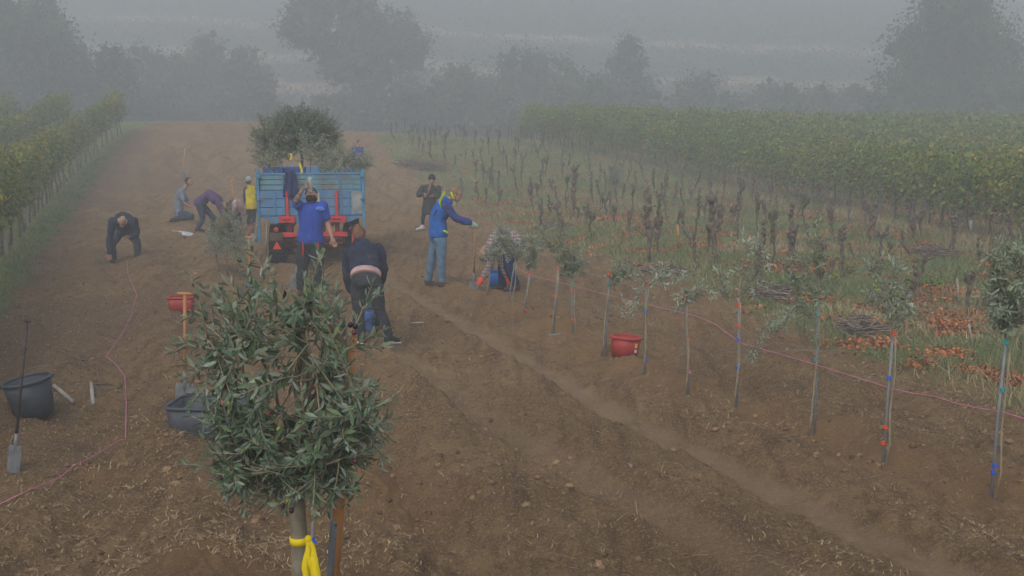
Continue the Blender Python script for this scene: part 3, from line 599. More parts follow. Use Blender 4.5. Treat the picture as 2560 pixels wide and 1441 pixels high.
# ================================================================== OLIVE FOLIAGE
OLV = mat('olive_leaf', (0.125, 0.185, 0.112), .55, .25, 3.0, island=.3, back=(0.25, 0.30, 0.235), spec=.35, trans=.12)
OLS = mat('silvery_olive_leaf', (0.27, 0.315, 0.22), .6, .3, 3.0, island=.3, back=(0.46, 0.50, 0.40), trans=.15)
OLG = mat('olive_leaf_mid', (0.235, 0.285, 0.185), .6, .3, 3.0, island=.35, back=(0.29, 0.34, 0.25), trans=.15)
TWIG = mat('olive_twig', (0.30, 0.255, 0.17), .85, .25, 12)
OBARK = mat('olive_bark', (0.215, 0.19, 0.135), .9, .3, 14, bump=.004, bscale=60)
STAKE = mat('grey_stake', (0.23, 0.25, 0.27), .6, .15, 12)
TIES = {k: mat('tie_' + k, c, .5, .1, 8) for k, c in (('orange', (0.85, 0.085, 0.022)), ('blue', (0.035, 0.12, 0.62)), ('teal', (0.02, 0.36, 0.36)), ('green', (0.03, 0.42, 0.14)), ('pink', (0.60, 0.18, 0.30)), ('yellow', (0.80, 0.62, 0.015)))}
OLIVEG = mat('green_olive', (0.26, 0.33, 0.06), .35, .2, 30, spec=.5)
def twig_leaves(P, rs, step, L, spread=.9, start=.1, tipn=True):
    # opposite leaf pairs along a polyline; returns bases, dirs, ups, lengths
    P = np.asarray(P, float); seg = np.linalg.norm(np.diff(P, axis=0), axis=1); S = np.concatenate([[0], np.cumsum(seg)]); tot = S[-1]
    C, D, U, Ls = [], [], [], []; ph = rs.uniform(0, 3.14); s = tot * start
    while s < tot:
        c = np.array([np.interp(s, S, P[:, k]) for k in range(3)]); c2 = np.array([np.interp(min(s + .01, tot), S, P[:, k]) for k in range(3)]); c1 = np.array([np.interp(max(s - .01, 0), S, P[:, k]) for k in range(3)])
        t = nrm(c2 - c1); a = nrm(np.cross(t, [0.3, .2, 1])); b = np.cross(t, a); ph += 1.57 + rs.normal(0, .35)
        for q in (0, math.pi):
            if rs.rand() < .1: continue
            o = a * math.cos(ph + q) + b * math.sin(ph + q); d = t * rs.uniform(.45, 1.0) + o * spread + np.array([0, 0, rs.normal(-.02, .18)])
            C.append(c + o * .003); D.append(d); U.append(nrm(t - o * .3) + np.array([0, 0, .7]) + rs.normal(0, .25, 3)); Ls.append(L * rs.uniform(.65, 1.2) * (1 - .3 * (s / tot) ** 4))
        s += step * rs.uniform(.75, 1.3)
    if tipn:
        t = nrm(P[-1] - P[-2])
        for q in range(2): C.append(P[-1]); D.append(t + rs.normal(0, .3, 3)); U.append(np.array([0, 0, 1.0]) + rs.normal(0, .3, 3)); Ls.append(L * .7)
    return np.array(C).reshape(-1, 3), np.array(D).reshape(-1, 3), np.array(U).reshape(-1, 3), np.array(Ls)
def olive_cloud(twigs, rs, step, L, w=.24, **k):
    R = [twig_leaves(t, rs, step, L, **k) for t in twigs]; C, D, U, Ls = (np.concatenate([r[i] for r in R]) for i in range(4)); return leaf_cloud(C, D, U, Ls, Ls * w, .18)
def tie(r, p, col, rad=.016, ln=.03):
    mb = MB(); a = np.linspace(0, 6.28, 9); mb.tube([p + np.array([0, 0, -ln / 2]), p + np.array([0, 0, ln / 2])], [rad, rad * .9], 8); mb.tube([p, p + np.array([rad * 2.0, -.01, -.012])], [.007, .003], 5); mb.tube([p, p + np.array([-rad * 1.8, -.012, .012])], [.006, .003], 5)
    obj('tie', mb.mesh('tie', [TIES[col]]), r)
def sapling(i, stake, ties, shoots, leafm, L, step, label, slabel, stem_off=(8, 4), olives=(), rad=.011):
    rs = RS(900 + i); bx, by, tx, ty = stake; B = G(bx, by); Y0 = B[1]; s = pxs(B); B[2] = zc(B[0], B[1])
    W = lambda u, v, dy=0.0: atY(u, v, Y0 + dy) - B
    st = thing('support_stake', slabel, 'stake', B, 0, 'stakes holding the saplings'); mb = MB(); top = W(tx, ty); mb.tube([np.array([0, 0, -.15]), top * .5 + rs.normal(0, .004, 3), top], [rad, rad, rad * .95], 7); obj('pole', mb.mesh('pole', [STAKE], True), st)
    r = thing('olive_sapling', label, 'olive sapling', B, 0, 'olive saplings planted in a line')
    sb = W(bx - stem_off[0], by - stem_off[1] * 0, -.02); sb[2] = min(sb[2], .0) - .06; P = [sb]
    for f in (.2, .45, .7, .97): q = sb + (top - sb) * f; P.append(q + np.array([math.sin(f * 9 + i) * .012 + .018, -.022, 0]))
    mb = MB(); mb.tube(wobble(np.array(P[0]), P[1], 2, 0, rs).tolist() + P[2:], np.linspace(rad * .95, rad * .6, 5)[:len(P[2:]) + 2], 6); obj('stem', mb.mesh('stem', [TWIG], True), r)
    tw, tm = [], MB(); hub = P[-1]
    for sh in shoots:
        Q = np.array([W(a[0], a[1], (a[2] if len(a) > 2 else rs.normal(0, .05))) for a in sh]); d0 = np.linalg.norm(Q[0] - hub)
        n = max(4, len(Q) * 2); t = np.linspace(0, len(Q) - 1, n); Q = np.stack([np.interp(t, range(len(Q)), Q[:, k]) for k in range(3)], 1); Q[1:-1] += rs.normal(0, .01, (n - 2, 3))
        tm.tube(Q, np.linspace(rad * .5, .0025, n), 5); tw.append(Q)
        ln = np.linalg.norm(Q[-1] - Q[0])
        for _ in range(int(ln / .07)):
            k = rs.randint(1, n); e = Q[k] + nrm(Q[min(k + 1, n - 1)] - Q[k - 1] + rs.normal(0, .5, 3)) * rs.uniform(.08, .2); tw.append(np.array([Q[k], (Q[k] + e) / 2 + rs.normal(0, .008, 3), e])); tm.tube(tw[-1], [.003, .0025, .0015], 4)
    obj('twigs', tm.mesh('twigs', [TWIG]), r); V, Fa = olive_cloud(tw, rs, step * .85, L * 1.15, .27); o = obj('foliage', tri_mesh('foliage', V, Fa, [leafm]), r); o['kind'] = 'stuff'
    for (u, v, c) in ties: tie(r, W(u, v, -.012), c)
    for (u, v) in olives:
        for q in range(4): mb = MB(); c = W(u + rs.normal(0, 7), v + rs.normal(0, 6), -.05 + rs.normal(0, .02)); mb.tube(c + np.array([[0, 0, -.011], [0, 0, -.007], [0, 0, .003], [0, 0, .011]]), [.004, .0085, .0095, .003], 7); obj('olive', mb.mesh('olive', [OLIVEG], True), r)
    return r
def fan(cx, cy, w_, h_, n, seed, ox=None, oy=None):   # shoots fanning from a point to fill a patch of the photo
    rs = RS(seed); out = []
    for k in range(n):
        u = cx + rs.uniform(-.5, .5) * w_; v = cy + rs.uniform(-.5, .5) * h_; ax, ay = ox or cx, oy or cy + h_ * .5
        out.append([(ax, ay), (ax + (u - ax) * .5 + rs.normal(0, w_ * .06), ay + (v - ay) * .6), (u, v, rs.normal(0, .09))])
    return out
O, Bl, Te, Gr, Pk = 'orange', 'blue', 'teal', 'green', 'pink'
sapling(0, SAPS[0], [(2487, 1163, Bl), (2483, 1181, Bl), (2507, 975, Te), (2515, 855, Te)], fan(2515, 700, 105, 210, 14, 1, 2517, 845), OLG, .055, .022, 'dense dark green olive sapling at the right edge', 'grey stake of the dense olive sapling at the right edge', (-6, 0))
sapling(1, SAPS[1], [(2208, 1108, O), (2214, 1068, O), (2233, 834, O), (2222, 945, Bl)], [[(2233, 850), (2225, 760), (2205, 690), (2158, 668)], [(2232, 840), (2228, 740), (2240, 670)], [(2230, 800), (2190, 760), (2165, 745)], [(2232, 800), (2262, 740), (2250, 700)], [(2236, 795), (2290, 788), (2310, 800)], [(2230, 790), (2210, 740), (2180, 720)], [(2232, 830), (2260, 790), (2262, 750)]], OLS, .055, .022, 'silvery olive sapling bearing green olives, second from the right edge', 'grey stake with orange ties, second from the right edge', (-4, 0), [(2193, 718), (2245, 735), (2250, 762), (2225, 790), (2290, 805)])
sapling(2, SAPS[2], [(2040, 900, Te), (2045, 786, Te)], [[(2045, 800), (2046, 680), (2052, 560)], [(2045, 760), (2020, 690), (2008, 650)], [(2043, 800), (1990, 720), (1965, 650)], [(2040, 820), (2000, 760), (1975, 700)], [(2046, 770), (2090, 700), (2128, 672)], [(2046, 700), (2048, 620), (2040, 560)], [(2044, 860), (2010, 815), (1985, 800)]], OLG, .05, .024, 'olive sapling with long upright green shoots, third from the right edge', 'grey stake with teal ties, third from the right edge', (17, 2), [(2050, 640), (2090, 690), (2062, 665), (2012, 745)])
sapling(3, SAPS[3], [(1848, 763, O), (1846, 815, O), (1846, 850, Bl), (1843, 920, Bl)], [[(1848, 770), (1856, 690), (1865, 610)], [(1850, 760), (1880, 680), (1895, 605)], [(1850, 740), (1895, 680), (1915, 630)], [(1840, 770), (1805, 730), (1798, 665)], [(1844, 920), (1885, 875), (1930, 828), (1985, 775)], [(1900, 860), (1925, 800), (1915, 790)], [(1920, 835), (1960, 815), (1975, 790)]], OLS, .05, .024, 'olive sapling with wispy silvery shoots and one branch leaning right', 'grey stake with orange and blue ties, fourth from the right edge')
sapling(4, SAPS[4], [(1713, 748, O), (1721, 848, O), (1722, 930, Pk)], fan(1735, 735, 110, 70, 8, 5, 1715, 735), OLS, .05, .028, 'olive sapling with short drooping silver leaves, fifth from the right edge', 'slightly bent grey stake, fifth from the right edge')
sapling(5, SAPS[5], [(1617, 709, O), (1615, 768, Gr), (1614, 778, Bl), (1614, 900, Bl)], [[(1616, 715), (1650, 690), (1715, 695)], [(1616, 715), (1660, 675), (1700, 678)], [(1616, 715), (1640, 710), (1690, 715)], [(1616, 720), (1590, 740), (1570, 770)], [(1610, 760), (1590, 765), (1568, 785)], [(1616, 715), (1605, 690), (1580, 690)]], OLS, .05, .024, 'olive sapling with silver leaves spreading flat to the right, sixth from the right edge', 'grey stake with green and blue ties right of the red tub')
sapling(6, SAPS[6], [(1522, 686, O), (1524, 712, Te)], fan(1560, 690, 70, 90, 10, 7, 1525, 700), OLG, .05, .024, 'dark leaved olive sapling standing just left of the red tub', 'grey stake touching the left side of the red tub', (14, 0))
sapling(7, SAPS[7], [(1428, 690, Gr), (1430, 712, Gr), (1430, 727, O), (1433, 800, O)], fan(1435, 640, 80, 90, 14, 8, 1429, 690), OLG, .05, .024, 'leafy olive sapling with bright green tie left of the red tub', 'grey stake with bright green tie left of the red tub', (-4, 0))
sapling(8, SAPS[8], [(1394, 671, O), (1388, 741, O)], [[(1395, 670), (1385, 625), (1358, 608)], [(1385, 630), (1375, 600), (1385, 570)], [(1370, 612), (1350, 600), (1335, 615)], [(1388, 640), (1400, 600), (1410, 575)], [(1380, 620), (1360, 590), (1350, 570)]], OLG, .05, .024, 'olive sapling with arching bare stem left of the bright green tie', 'grey stake beside the arching olive sapling')
sapling(9, SAPS[9], [(1323, 683, O), (1315, 776, O)], fan(1330, 625, 60, 80, 9, 10, 1324, 680), OLG, .05, .026, 'small olive sapling just right of the plaid shirt person', 'thin stake just right of the plaid shirt person')
sapling(10, SAPS[10], [], fan(1280, 600, 90, 80, 12, 11, 1290, 650), OLS, .05, .026, 'olive sapling in front of the navy trousers of the plaid shirt person', 'stake in front of the navy trousers of the plaid shirt person', (-10, 0))
sapling(11, SAPS[11], [], fan(1235, 610, 70, 70, 10, 12, 1228, 650), OLS, .05, .026, 'olive sapling in front of the plaid shirt, nearest the gloved hand', 'stake in front of the plaid shirt, nearest the gloved hand')
# strings stretched over the soil
def string(label, pts, seed, lift=.02):
    rs = RS(seed); P = [G(*p) for p in pts]; Q = []
    for a, b in zip(P[:-1], P[1:]):
        m = max(2, int(np.linalg.norm(b - a) / .25))
        for k in range(m): q = a + (b - a) * k / m; q[2] = max(zc(q[0], q[1]) + .012, (a + (b - a) * k / m)[2] + lift); Q.append(q)
    b = Q[0].copy(); mb = MB(); mb.tube(np.array(Q) - b, .0046, 5); o = obj('marking_string', mb.mesh('marking_string', [TIES['pink']]), None, b); tag(o, label, 'string')
string('pink marking string zigzagging over the soil at left', [(318, 655), (320, 690), (342, 740), (330, 790), (310, 830), (290, 862), (265, 895), (290, 915), (312, 945), (316, 1010), (314, 1103), (297, 1107), (150, 1200), (60, 1238), (-120, 1325)], 1)
string('pink marking string stretched along the staked saplings', [(2760, 1110), (2560, 1062), (2230, 985), (2020, 918), (1850, 868), (1790, 822), (1740, 800), (1560, 757), (1430, 722), (1340, 700), (1250, 660), (1180, 620), (1140, 592)], 2, .055)
tag(obj('wire', MB().tube(np.array([G(255, 897), G(160, 910), G(70, 926)]) - G(255, 897) + np.array([0, 0, .02]), .003, 4).mesh('wire', [STEEL]), None, G(255, 897)), 'thin grey wire on the soil left of the string bend', 'wire')
tag(obj('wire', MB().tube(np.array([at(u, v, depth(G(u, v))) + np.array([0, 0, .06]) for u, v in ((1850, 892), (2040, 890), (2200, 893))]) - G(1850, 892), .003, 4).mesh('wire', [STEEL]), None, G(1850, 892)), 'thin grey wire running between the third and fourth staked saplings', 'wire')
# ================================================================== TOOLS, TUBS, STAKES
WOODO = mat('orange_ash_handle', (0.44, 0.205, 0.075), .55, .25, 5, spec=.4)
WOODP = mat('pale_handle', (0.50, 0.34, 0.19), .7, .25, 5)
WOODG = mat('grey_weathered_wood', (0.38, 0.345, 0.30), .9, .25, 8)
SPST = mat('worn_spade_steel', (0.19, 0.205, 0.22), .5, .3, 9, spec=.5, dirt=((0.14, .10, .07), 7, .55))
LITS = mat('bright_shovel_steel', (0.50, 0.53, 0.56), .4, .15, 9, spec=.5)
DKST = mat('dark_rusty_steel', (0.075, 0.062, 0.055), .7, .4, 14)
BLKP = mat('black_rubber_tub', (0.062, 0.070, 0.086), .55, .25, 6, spec=.35, dirt=((0.12, .09, .065), 5, .62))
REDP = mat('red_plastic_tub', (0.42, 0.045, 0.038), .5, .2, 6, spec=.35, dirt=((0.20, .09, .06), 4, .64))
def frame_to(d, side=(1, 0, 0)):
    z = nrm(d); x = np.asarray(side, float); x = nrm(x - z * np.dot(x, z)); y = np.cross(z, x); return np.stack([x, y, z], 1)
def spade(name, label, top, bot, dyt=0.0, dyb=0.0, grip='T', blade=.28, bw=.18, hm=None, bm=None, strap=.0, hr=.018, ground=True, sink=0.0, shape='spade', collar=.14, side=(1, 0, 0), cat='spade', gr=.11):
    B = G(*bot) if ground else None; Y0 = B[1]; hm = hm or WOODO; bm = bm or SPST
    E = atY(bot[0], bot[1], Y0 + dyb) - B; Tp = atY(top[0], top[1], Y0 + dyt) - B; L = np.linalg.norm(Tp - E); R = frame_to(Tp - E, side); r = thing(name, label, cat, B)
    loc = lambda P: np.asarray(P, float) @ R.T + E
    def part(n, mb, m, sm=True): mb.v = [loc(v) for v in mb.v]; return obj(n, mb.mesh(n, [m], sm), r)
    z0 = -sink
    mb = MB(); n = 7; zz = np.linspace(z0, z0 + blade, n); V = []; Fc = []
    for i, z in enumerate(zz):
        t = i / (n - 1); wv = bw / 2 * (1 if shape == 'spade' else (.35 + .65 * math.sin(min(1, t * 1.6 + .15) * math.pi / 2))) * (1.0 if t < .93 else .9)
        cr = .012 if shape == 'spade' else .035
        for j in range(5): u = (j - 2) / 2; V.append((u * wv, (u * u - .5) * cr + .004, z))
        for j in range(5): u = (j - 2) / 2; V.append((u * wv, (u * u - .5) * cr - .004, z))
    for i in range(n - 1):
        for j in range(4): a = i * 10 + j; Fc += [(a, a + 1, a + 11, a + 10), (a + 5, a + 15, a + 16, a + 6)]
        a = i * 10; Fc += [(a, a + 10, a + 15, a + 5), (a + 4, a + 9, a + 19, a + 14)]
    Fc += [(0, 5, 6, 1), (1, 6, 7, 2), (2, 7, 8, 3), (3, 8, 9, 4)]; a = (n - 1) * 10; Fc += [(a, a + 1, a + 6, a + 5), (a + 1, a + 2, a + 7, a + 6), (a + 2, a + 3, a + 8, a + 7), (a + 3, a + 4, a + 9, a + 8)]
    mb.add(V, Fc); part('blade', mb, bm, False)
    zt = z0 + blade; mb = MB(); mb.tube([(0, 0, zt - .1), (0, 0, zt + .02), (0, 0, zt + collar)], [.009, hr * 1.15, hr * 1.12], 8); part('socket', mb, bm)
    if strap:
        for s_ in (-1, 1): mb = MB(); mb.box((0, s_ * (hr + .003), zt + collar + strap / 2 - .02), (hr * 1.5, .005, strap)); part('strap', mb, bm, False)
    top_z = L - (0.012 if grip == 'T' else 0); mb = MB(); mb.tube([(0, 0, zt + collar - .05), (0, 0, (zt + top_z) / 2), (0, 0, top_z)], [hr, hr * .95, hr * .95], 9); part('shaft', mb, hm)
    if grip == 'T': mb = MB(); mb.tube([(-gr * .5, 0, L), (-gr * .3, 0, L), (0, 0, L), (gr * .3, 0, L), (gr * .5, 0, L)], [hr * .8, hr * 1.0, hr * 1.02, hr * 1.0, hr * .8], 9); part('grip', mb, hm)
    if grip == 'D':
        mb = MB(); a = np.linspace(0, 2 * math.pi, 17); mb.tube(np.stack([np.cos(a) * .055, a * 0, L + .045 + np.sin(a) * .045], 1), .012, 7, cap=False); part('grip', mb, DKST)
    return r
spade('spade', 'orange handled spade with grey steel straps standing behind the big olive', (878, 806), (828, 1640), .1, 0, 'T', .28, .18, strap=.28, hr=.0195) if False else None
def tub(name, label, cen, wpx, hpx, m, tilt=(0, 0), rz=0.0, square=False, taper=.78, cat='tub', rim=.025, handles=True, soil=False):
    B = G(*cen); s = pxs(B); Wd = wpx / s / 2; H = hpx / s; r = thing(name, label, cat, (B[0], B[1], zc(B[0], B[1]) - .015), rz); r.rotation_euler = (tilt[0], tilt[1], rz); n = 48
    def ring(rad, z):
        a = np.linspace(0, 2 * math.pi, n, endpoint=False)
        if square: e = 9.0; q = (np.abs(np.cos(a)) ** e + np.abs(np.sin(a)) ** e) ** (-1 / e); return np.stack([np.cos(a) * q * rad, np.sin(a) * q * rad * .72, a * 0 + z], 1)
        return np.stack([np.cos(a) * rad, np.sin(a) * rad, a * 0 + z], 1)
    rows = [ring(Wd * taper * .6, .004), ring(Wd * taper, .0), ring(Wd * (taper * .5 + .5), H * .5), ring(Wd * .97, H * .94), ring(Wd * .97 - .012, H * .94), ring(Wd * (taper * .5 + .5) - .012, H * .5), ring(Wd * taper - .012, .015), ring(Wd * taper * .3, .016)]
    mb = MB(); V = np.concatenate(rows); Fc = [(i * n + j, i * n + (j + 1) % n, (i + 1) * n + (j + 1) % n, (i + 1) * n + j) for i in range(len(rows) - 1) for j in range(n)]
    Fc.append(tuple(range(n - 1, -1, -1))); Fc.append(tuple((len(rows) - 1) * n + j for j in range(n))); mb.add(V, Fc); obj('body', mb.mesh('body', [m], True), r)
    R0 = ring(Wd * .985, H * .97); mb = MB(); mb.tube(np.concatenate([R0, R0[:1]]), rim * .62, 7, cap=False); obj('rim', mb.mesh('rim', [m], True), r)
    if handles:
        for s_ in (-1, 1): a = np.linspace(-.5, .5, 7); mb = MB(); mb.tube(np.stack([s_ * (Wd * 1.0 + .03 * np.cos(a * 3.14)), a * .14, a * 0 + H * .95], 1), .009, 6); obj('handle', mb.mesh('handle', [m], True), r)
    if soil: mb = MB(); V = ring(Wd * .9, H * .7); mb.add(np.concatenate([V, [[0, 0, H * .8]]]), [(j, (j + 1) % n, n) for j in range(n)]); obj('soil', mb.mesh('soil', [CLOD]), r)
    return r
tub('bucket', 'black rubber bucket tilted to the left behind the narrow spade', (88, 1036), 116, 96, BLKP, (0.0, -.16), .3, taper=.8, cat='bucket')
tub('crate', 'black rectangular mortar tub behind the big olive tree', (528, 1098), 190, 100, BLKP, (0, 0), -.06, True, .86)
tub('tub', 'round red tub standing among the staked saplings', (1561, 890), 76, 52, REDP, (.0, .09), .4, taper=.84)
tub('tub', 'square red tub left of the big olive behind a spade', (455, 777), 62, 38, REDP, (0, 0), .1, True, .88)
tub('tub', 'dark red tub beside the child in yellow', (617, 590), 40, 22, REDP, (0, 0), .3, taper=.85)
def sticker():
    t = [o for o in bpy.data.objects if o.get('label', '').startswith('round red tub')][0]
    for z, c, w_, h_ in ((.10, (0.72, .70, .66), .035, .035), (.165, (.75, .5, .06), .04, .05)): mb = MB(); mb.box((0, 0, 0), (w_, .003, h_)); o = obj('sticker', mb.mesh('sticker', [mat('sticker%d' % int(z * 100), c, .5, .1)]), t, (.045, -.165 - .03 * z, z), 0.25)
sticker()
spade('spade', 'narrow drain spade with dark T handle standing in front of the tilted bucket', (68, 803), (32, 1182), .0, 0, 'T', .22, .10, hm=DKST, bm=SPST, hr=.012, shape='spade', collar=.1, gr=.05)
spade('spade', 'spade with pale T handle standing behind the black mortar tub', (462, 735), (462, 1010), 0, 0, 'T', .26, .19, hm=WOODO, hr=.018, collar=.13, sink=.05, gr=.15)
spade('spade', 'spade with orange T handle standing left of the trailer', (623, 594), (625, 720), 0, 0, 'T', .22, .18, hm=WOODO, hr=.02, sink=.1, collar=.1, gr=.13)
spade('shovel', 'far shovel standing upright alone in the ploughed field', (462, 372), (455, 446), 0, 0, None, .22, .2, hm=WOODP, hr=.02, shape='round', cat='shovel')
spade('spade', 'wooden handled spade beside the kneeling helpers', (579, 455), (588, 540), 0, 0, 'T', .2, .18, hm=WOODO, hr=.022, cat='spade')
spade('shovel', 'shovel lying on the soil with bright steel blade', (431, 577), (483, 586), .0, 0, None, .26, .22, hm=WOODP, bm=LITS, hr=.02, shape='round', side=(0, 1, .3), cat='shovel', collar=.1)
spade('shovel', 'long wooden handled shovel leaning on the left side of the trailer', (655, 520), (632, 605), .3, 0, None, .2, .2, hm=WOODP, hr=.018, shape='round', cat='shovel')
spade('spade', 'spade with black D grip standing by the drinking man', (745, 618), (738, 726), 0, -.02, 'D', .27, .18, hm=DKST, hr=.016)
def stick(name, label, a, b, r, m, cat, lift=0.0, ground2=True, group=None):
    A = G(*a); Bq = G(*b) if ground2 else atY(b[0], b[1], A[1]); o = obj(name, None, None, A); mb = MB(); d = Bq - A; mb.tube([np.array([0, 0, r + lift]), d * .5 + np.array([0, 0, r + lift]), d + np.array([0, 0, r + lift])], [r, r * 1.04, r * .97], 8)
    COL.objects.unlink(o); bpy.data.objects.remove(o); o = obj(name, mb.mesh(name, [m], True), None, A); return tag(o, label, cat, group)
stick('wooden_post', 'grey round wooden post lying slanted right of the tilted bucket', (184, 1012), (136, 970), .022, WOODG, 'post')
stick('wooden_post', 'grey round wooden post lying upright in view left of the string', (233, 1016), (228, 962), .02, WOODG, 'post')
stick('rod', 'thin steel rod lying behind the grey wooden posts', (187, 962), (268, 962), .006, STEEL, 'rod')
stick('tool_handle', 'long pale wooden handle lying on the soil left of the trailer', (484, 687), (612, 677), .02, WOODP, 'handle')
stick('stick', 'short pale stick lying on the soil right of the bent woman', (1028, 810), (1058, 809), .012, WOODG, 'stick')
stick('stick', 'curved pale stick at the foot of the arching sapling', (1372, 840), (1404, 838), .011, WOODG, 'stick')
stick('wooden_peg', 'orange wooden peg standing among the stumps', (1695, 625), (1694, 566), .03, WOODO, 'peg', 0, False)
stick('grow_tube', 'white plastic grow tube standing under the right vineyard', (2424, 588), (2427, 556), .045, mat('white_plastic', (.7, .7, .68), .5, .1), 'grow tube', 0, False)
stick('stick', 'pale bent stick standing in the litter at right', (2432, 866), (2422, 812), .012, WOODG, 'stick', 0, False)
stick('stick', 'grey thin stick standing behind the litter at right', (2397, 762), (2393, 700), .014, WOODG, 'stick', 0, False)
stick('wooden_post', 'grey wooden tool handle leaning on the trailer frame', (664, 640), (668, 555), .016, WOODG, 'handle', 0, False)
# ================================================================== TRAILER
BLU = mat('blue_paint', (0.10, 0.24, 0.42), .6, .18, 3, spec=.35, dirt=((0.22, .19, .17), 4.2, .54), bump=.002)
BLUW = mat('weathered_blue_boards', (0.14, 0.285, 0.345), .8, .25, 2.5, dirt=((0.22, .165, .13), 3.4, .50), bump=.003)
BLUR = mat('blue_rail', (0.085, 0.25, 0.42), .6, .2, 5, dirt=((0.10, .08, .07), 6, .62))
REDM = mat('red_paint', (0.60, 0.045, 0.05), .45, .15, 4, spec=.4, dirt=((0.16, .06, .045), 7, .56))
DRED = mat('old_red_frame', (0.18, 0.03, 0.028), .7, .4, 5)
TYRE = mat('tyre_rubber', (0.022, 0.022, 0.024), .85, .3, 12)
GREYP = mat('grey_faded_panel', (0.30, 0.32, 0.33), .7, .3, 6)
def trailer():
    ang = math.radians(7.5); rz = ang; B = G(783, 668) - .75 * np.array([-math.sin(ang), math.cos(ang), 0]); B[2] = zc(B[0], B[1]); s = pxs(B); Y0 = B[1]; TPX, TPY = proj(B)      # its rear end faces the lens
    r = thing('farm_trailer', 'blue farm trailer with red rear frame, loaded with olive trees', 'trailer', (B[0], B[1], zc(B[0], B[1]) + .0), rz)
    u = lambda px: (px - TPX) / s
    v = lambda py: (TPY - py) / s * 1.01
    def P(n, boxes, m, par=r, bev=.006):
        mb = MB()
        for c, d in boxes: mb.box(c, d)
        o = obj(n, mb.mesh(n, [m]), par); bv = o.modifiers.new('edge', 'BEVEL'); bv.width = bev; bv.segments = 1; return o
    x0, x1 = u(652), u(914); W = x1 - x0; xc = (x0 + x1) / 2; L = 4.2
    # tailgate: upper weathered boards, lower blue boards, each its own plank
    zt, zm, zb = v(440), v(478), v(541)
    nb = 3
    for i in range(nb):
        h = (zt - zm) / nb; P('upper_board', [((xc, 0, zm + h * (i + .5)), (W - .14, .028, h - .014))], BLUW)
    for i in range(3):
        h = (zm - zb) / 3; P('lower_board', [((xc, -.004, zb + h * (i + .5)), (W - .10, .03, h - .010))], BLU)
    P('grey_patch', [((u(896), -.022, (zm + zb) / 2), (u(910) - u(882), .006, (zm - zb) * .88))], GREYP)
    P('top_rail', [((xc, -.004, zt + .012), (W - .04, .05, .035))], BLUR)
    for px in (655, 911): P('corner_post', [((u(px), -.005, (zt + zb) / 2 + .02), (.055, .07, zt - zb + .16))], BLUR)
    for px in (695, 717, 857, 874): P('tailgate_rib', [((u(px), -.028, (zm + zb) / 2), (.035, .02, zm - zb - .02))], BLU)
    for px in (715, 853): P('upper_stay', [((u(px), -.025, (zt + zm) / 2), (.03, .02, zt - zm))], BLUR)
    for px in (658, 909):
        o = P('latch', [((u(px), -.055, zt - .03), (.07, .05, .06)), ((u(px), -.07, v(500)), (.09, .03, .03))], BLUR)
    # skirt under the tailgate: a flat trapezoid
    mb = MB(); z1, z2 = zb - .005, v(558); Vt = [(x0 + .02, -.02, z1), (x1 - .02, -.02, z1), (u(872), -.02, z2), (u(694), -.02, z2)]; Vt = np.array(Vt + [(a, .03, c) for a, b, c in Vt]); mb.add(Vt, [(3, 2, 1, 0), (4, 5, 6, 7), (0, 1, 5, 4), (1, 2, 6, 5), (2, 3, 7, 6), (3, 0, 4, 7)]); obj('skirt', mb.mesh('skirt', [BLU]), r)
    for px, w_ in ((725, .05), (845, .055)): P('red_upright', [((u(px), -.055, (v(480) + v(545)) / 2), (w_, .04, v(480) - v(545)))], REDM)
    for a, b_ in ((704, 743), (816, 868)): P('red_bracket', [((u((a + b_) / 2), -.065, v(549)), (u(b_) - u(a), .06, v(541) - v(557)))], REDM); P('bracket_slot', [((u((a + b_) / 2), -.098, v(549)), ((u(b_) - u(a)) * .5, .006, .025))], DKST)
    for px in (740, 833): P('shackle', [((u(px), -.105, v(551)), (.018, .02, .14))], REDM)
    P('reflector_panel', [((u(797), -.03, v(498)), (u(804) - u(790), .012, v(485) - v(511)))], mat('yellowed_panel', (.45, .42, .30), .6, .2))
    # bed, sides
    P('bed', [((xc, L / 2, zb + .03), (W - .06, L, .08))], DRED)
    for sx, xx in ((-1, x0 + .02), (1, x1 - .02)):
        for i in range(5): h = (zt - zb) / 5; P('side_board', [((xx, L / 2, zb + h * (i + .5)), (.03, L - .08, h - .012))], BLUW if i > 2 else BLU)
    for i in range(4): h = (zt - zb) / 4; P('front_board', [((xc, L, zb + h * (i + .5)), (W - .1, .03, h - .012))], BLU)
    for px, zz in ((655, v(606)), (912, v(585))): P('hinged_stay', [((u(px), -.03, (zb + zz) / 2), (.045, .03, zb - zz))], BLUR)
    # chassis
    for xx in (-.38, .38): P('chassis_beam', [((xc + xx, L / 2, zb - .12), (.09, L, .18))], DRED)
    P('cross_member', [((xc + .02, -.01, v(587)), (u(882) - u(713), .09, .085))], REDM)
    P('rear_bumper', [((xc + .0, .2, v(606)), (1.25, .08, .07))], DRED)
    for px in (727, 845): P('frame_drop', [((u(px), .05, v(572)), (.09, .08, .22))], DRED)
    P('tow_post', [((u(884), -.01, v(597)), (.06, .06, .26))], REDM)
    P('number_board', [((u(696), -.09, v(590)), (u(713) - u(681), .02, v(580) - v(600)))], mat('brown_board', (.11, .075, .05), .8, .3))
    mb = MB(); mb.tube([(u(697), -.09, v(573)), (u(697), -.125, v(573))], [.05, .042], 14); obj('tail_light', mb.mesh('tail_light', [REDM], True), r)
    mb = MB(); mb.tube([(u(879), -.05, v(573)), (u(879), -.085, v(573))], [.045, .04], 14); obj('tail_light', mb.mesh('tail_light', [DRED], True), r)
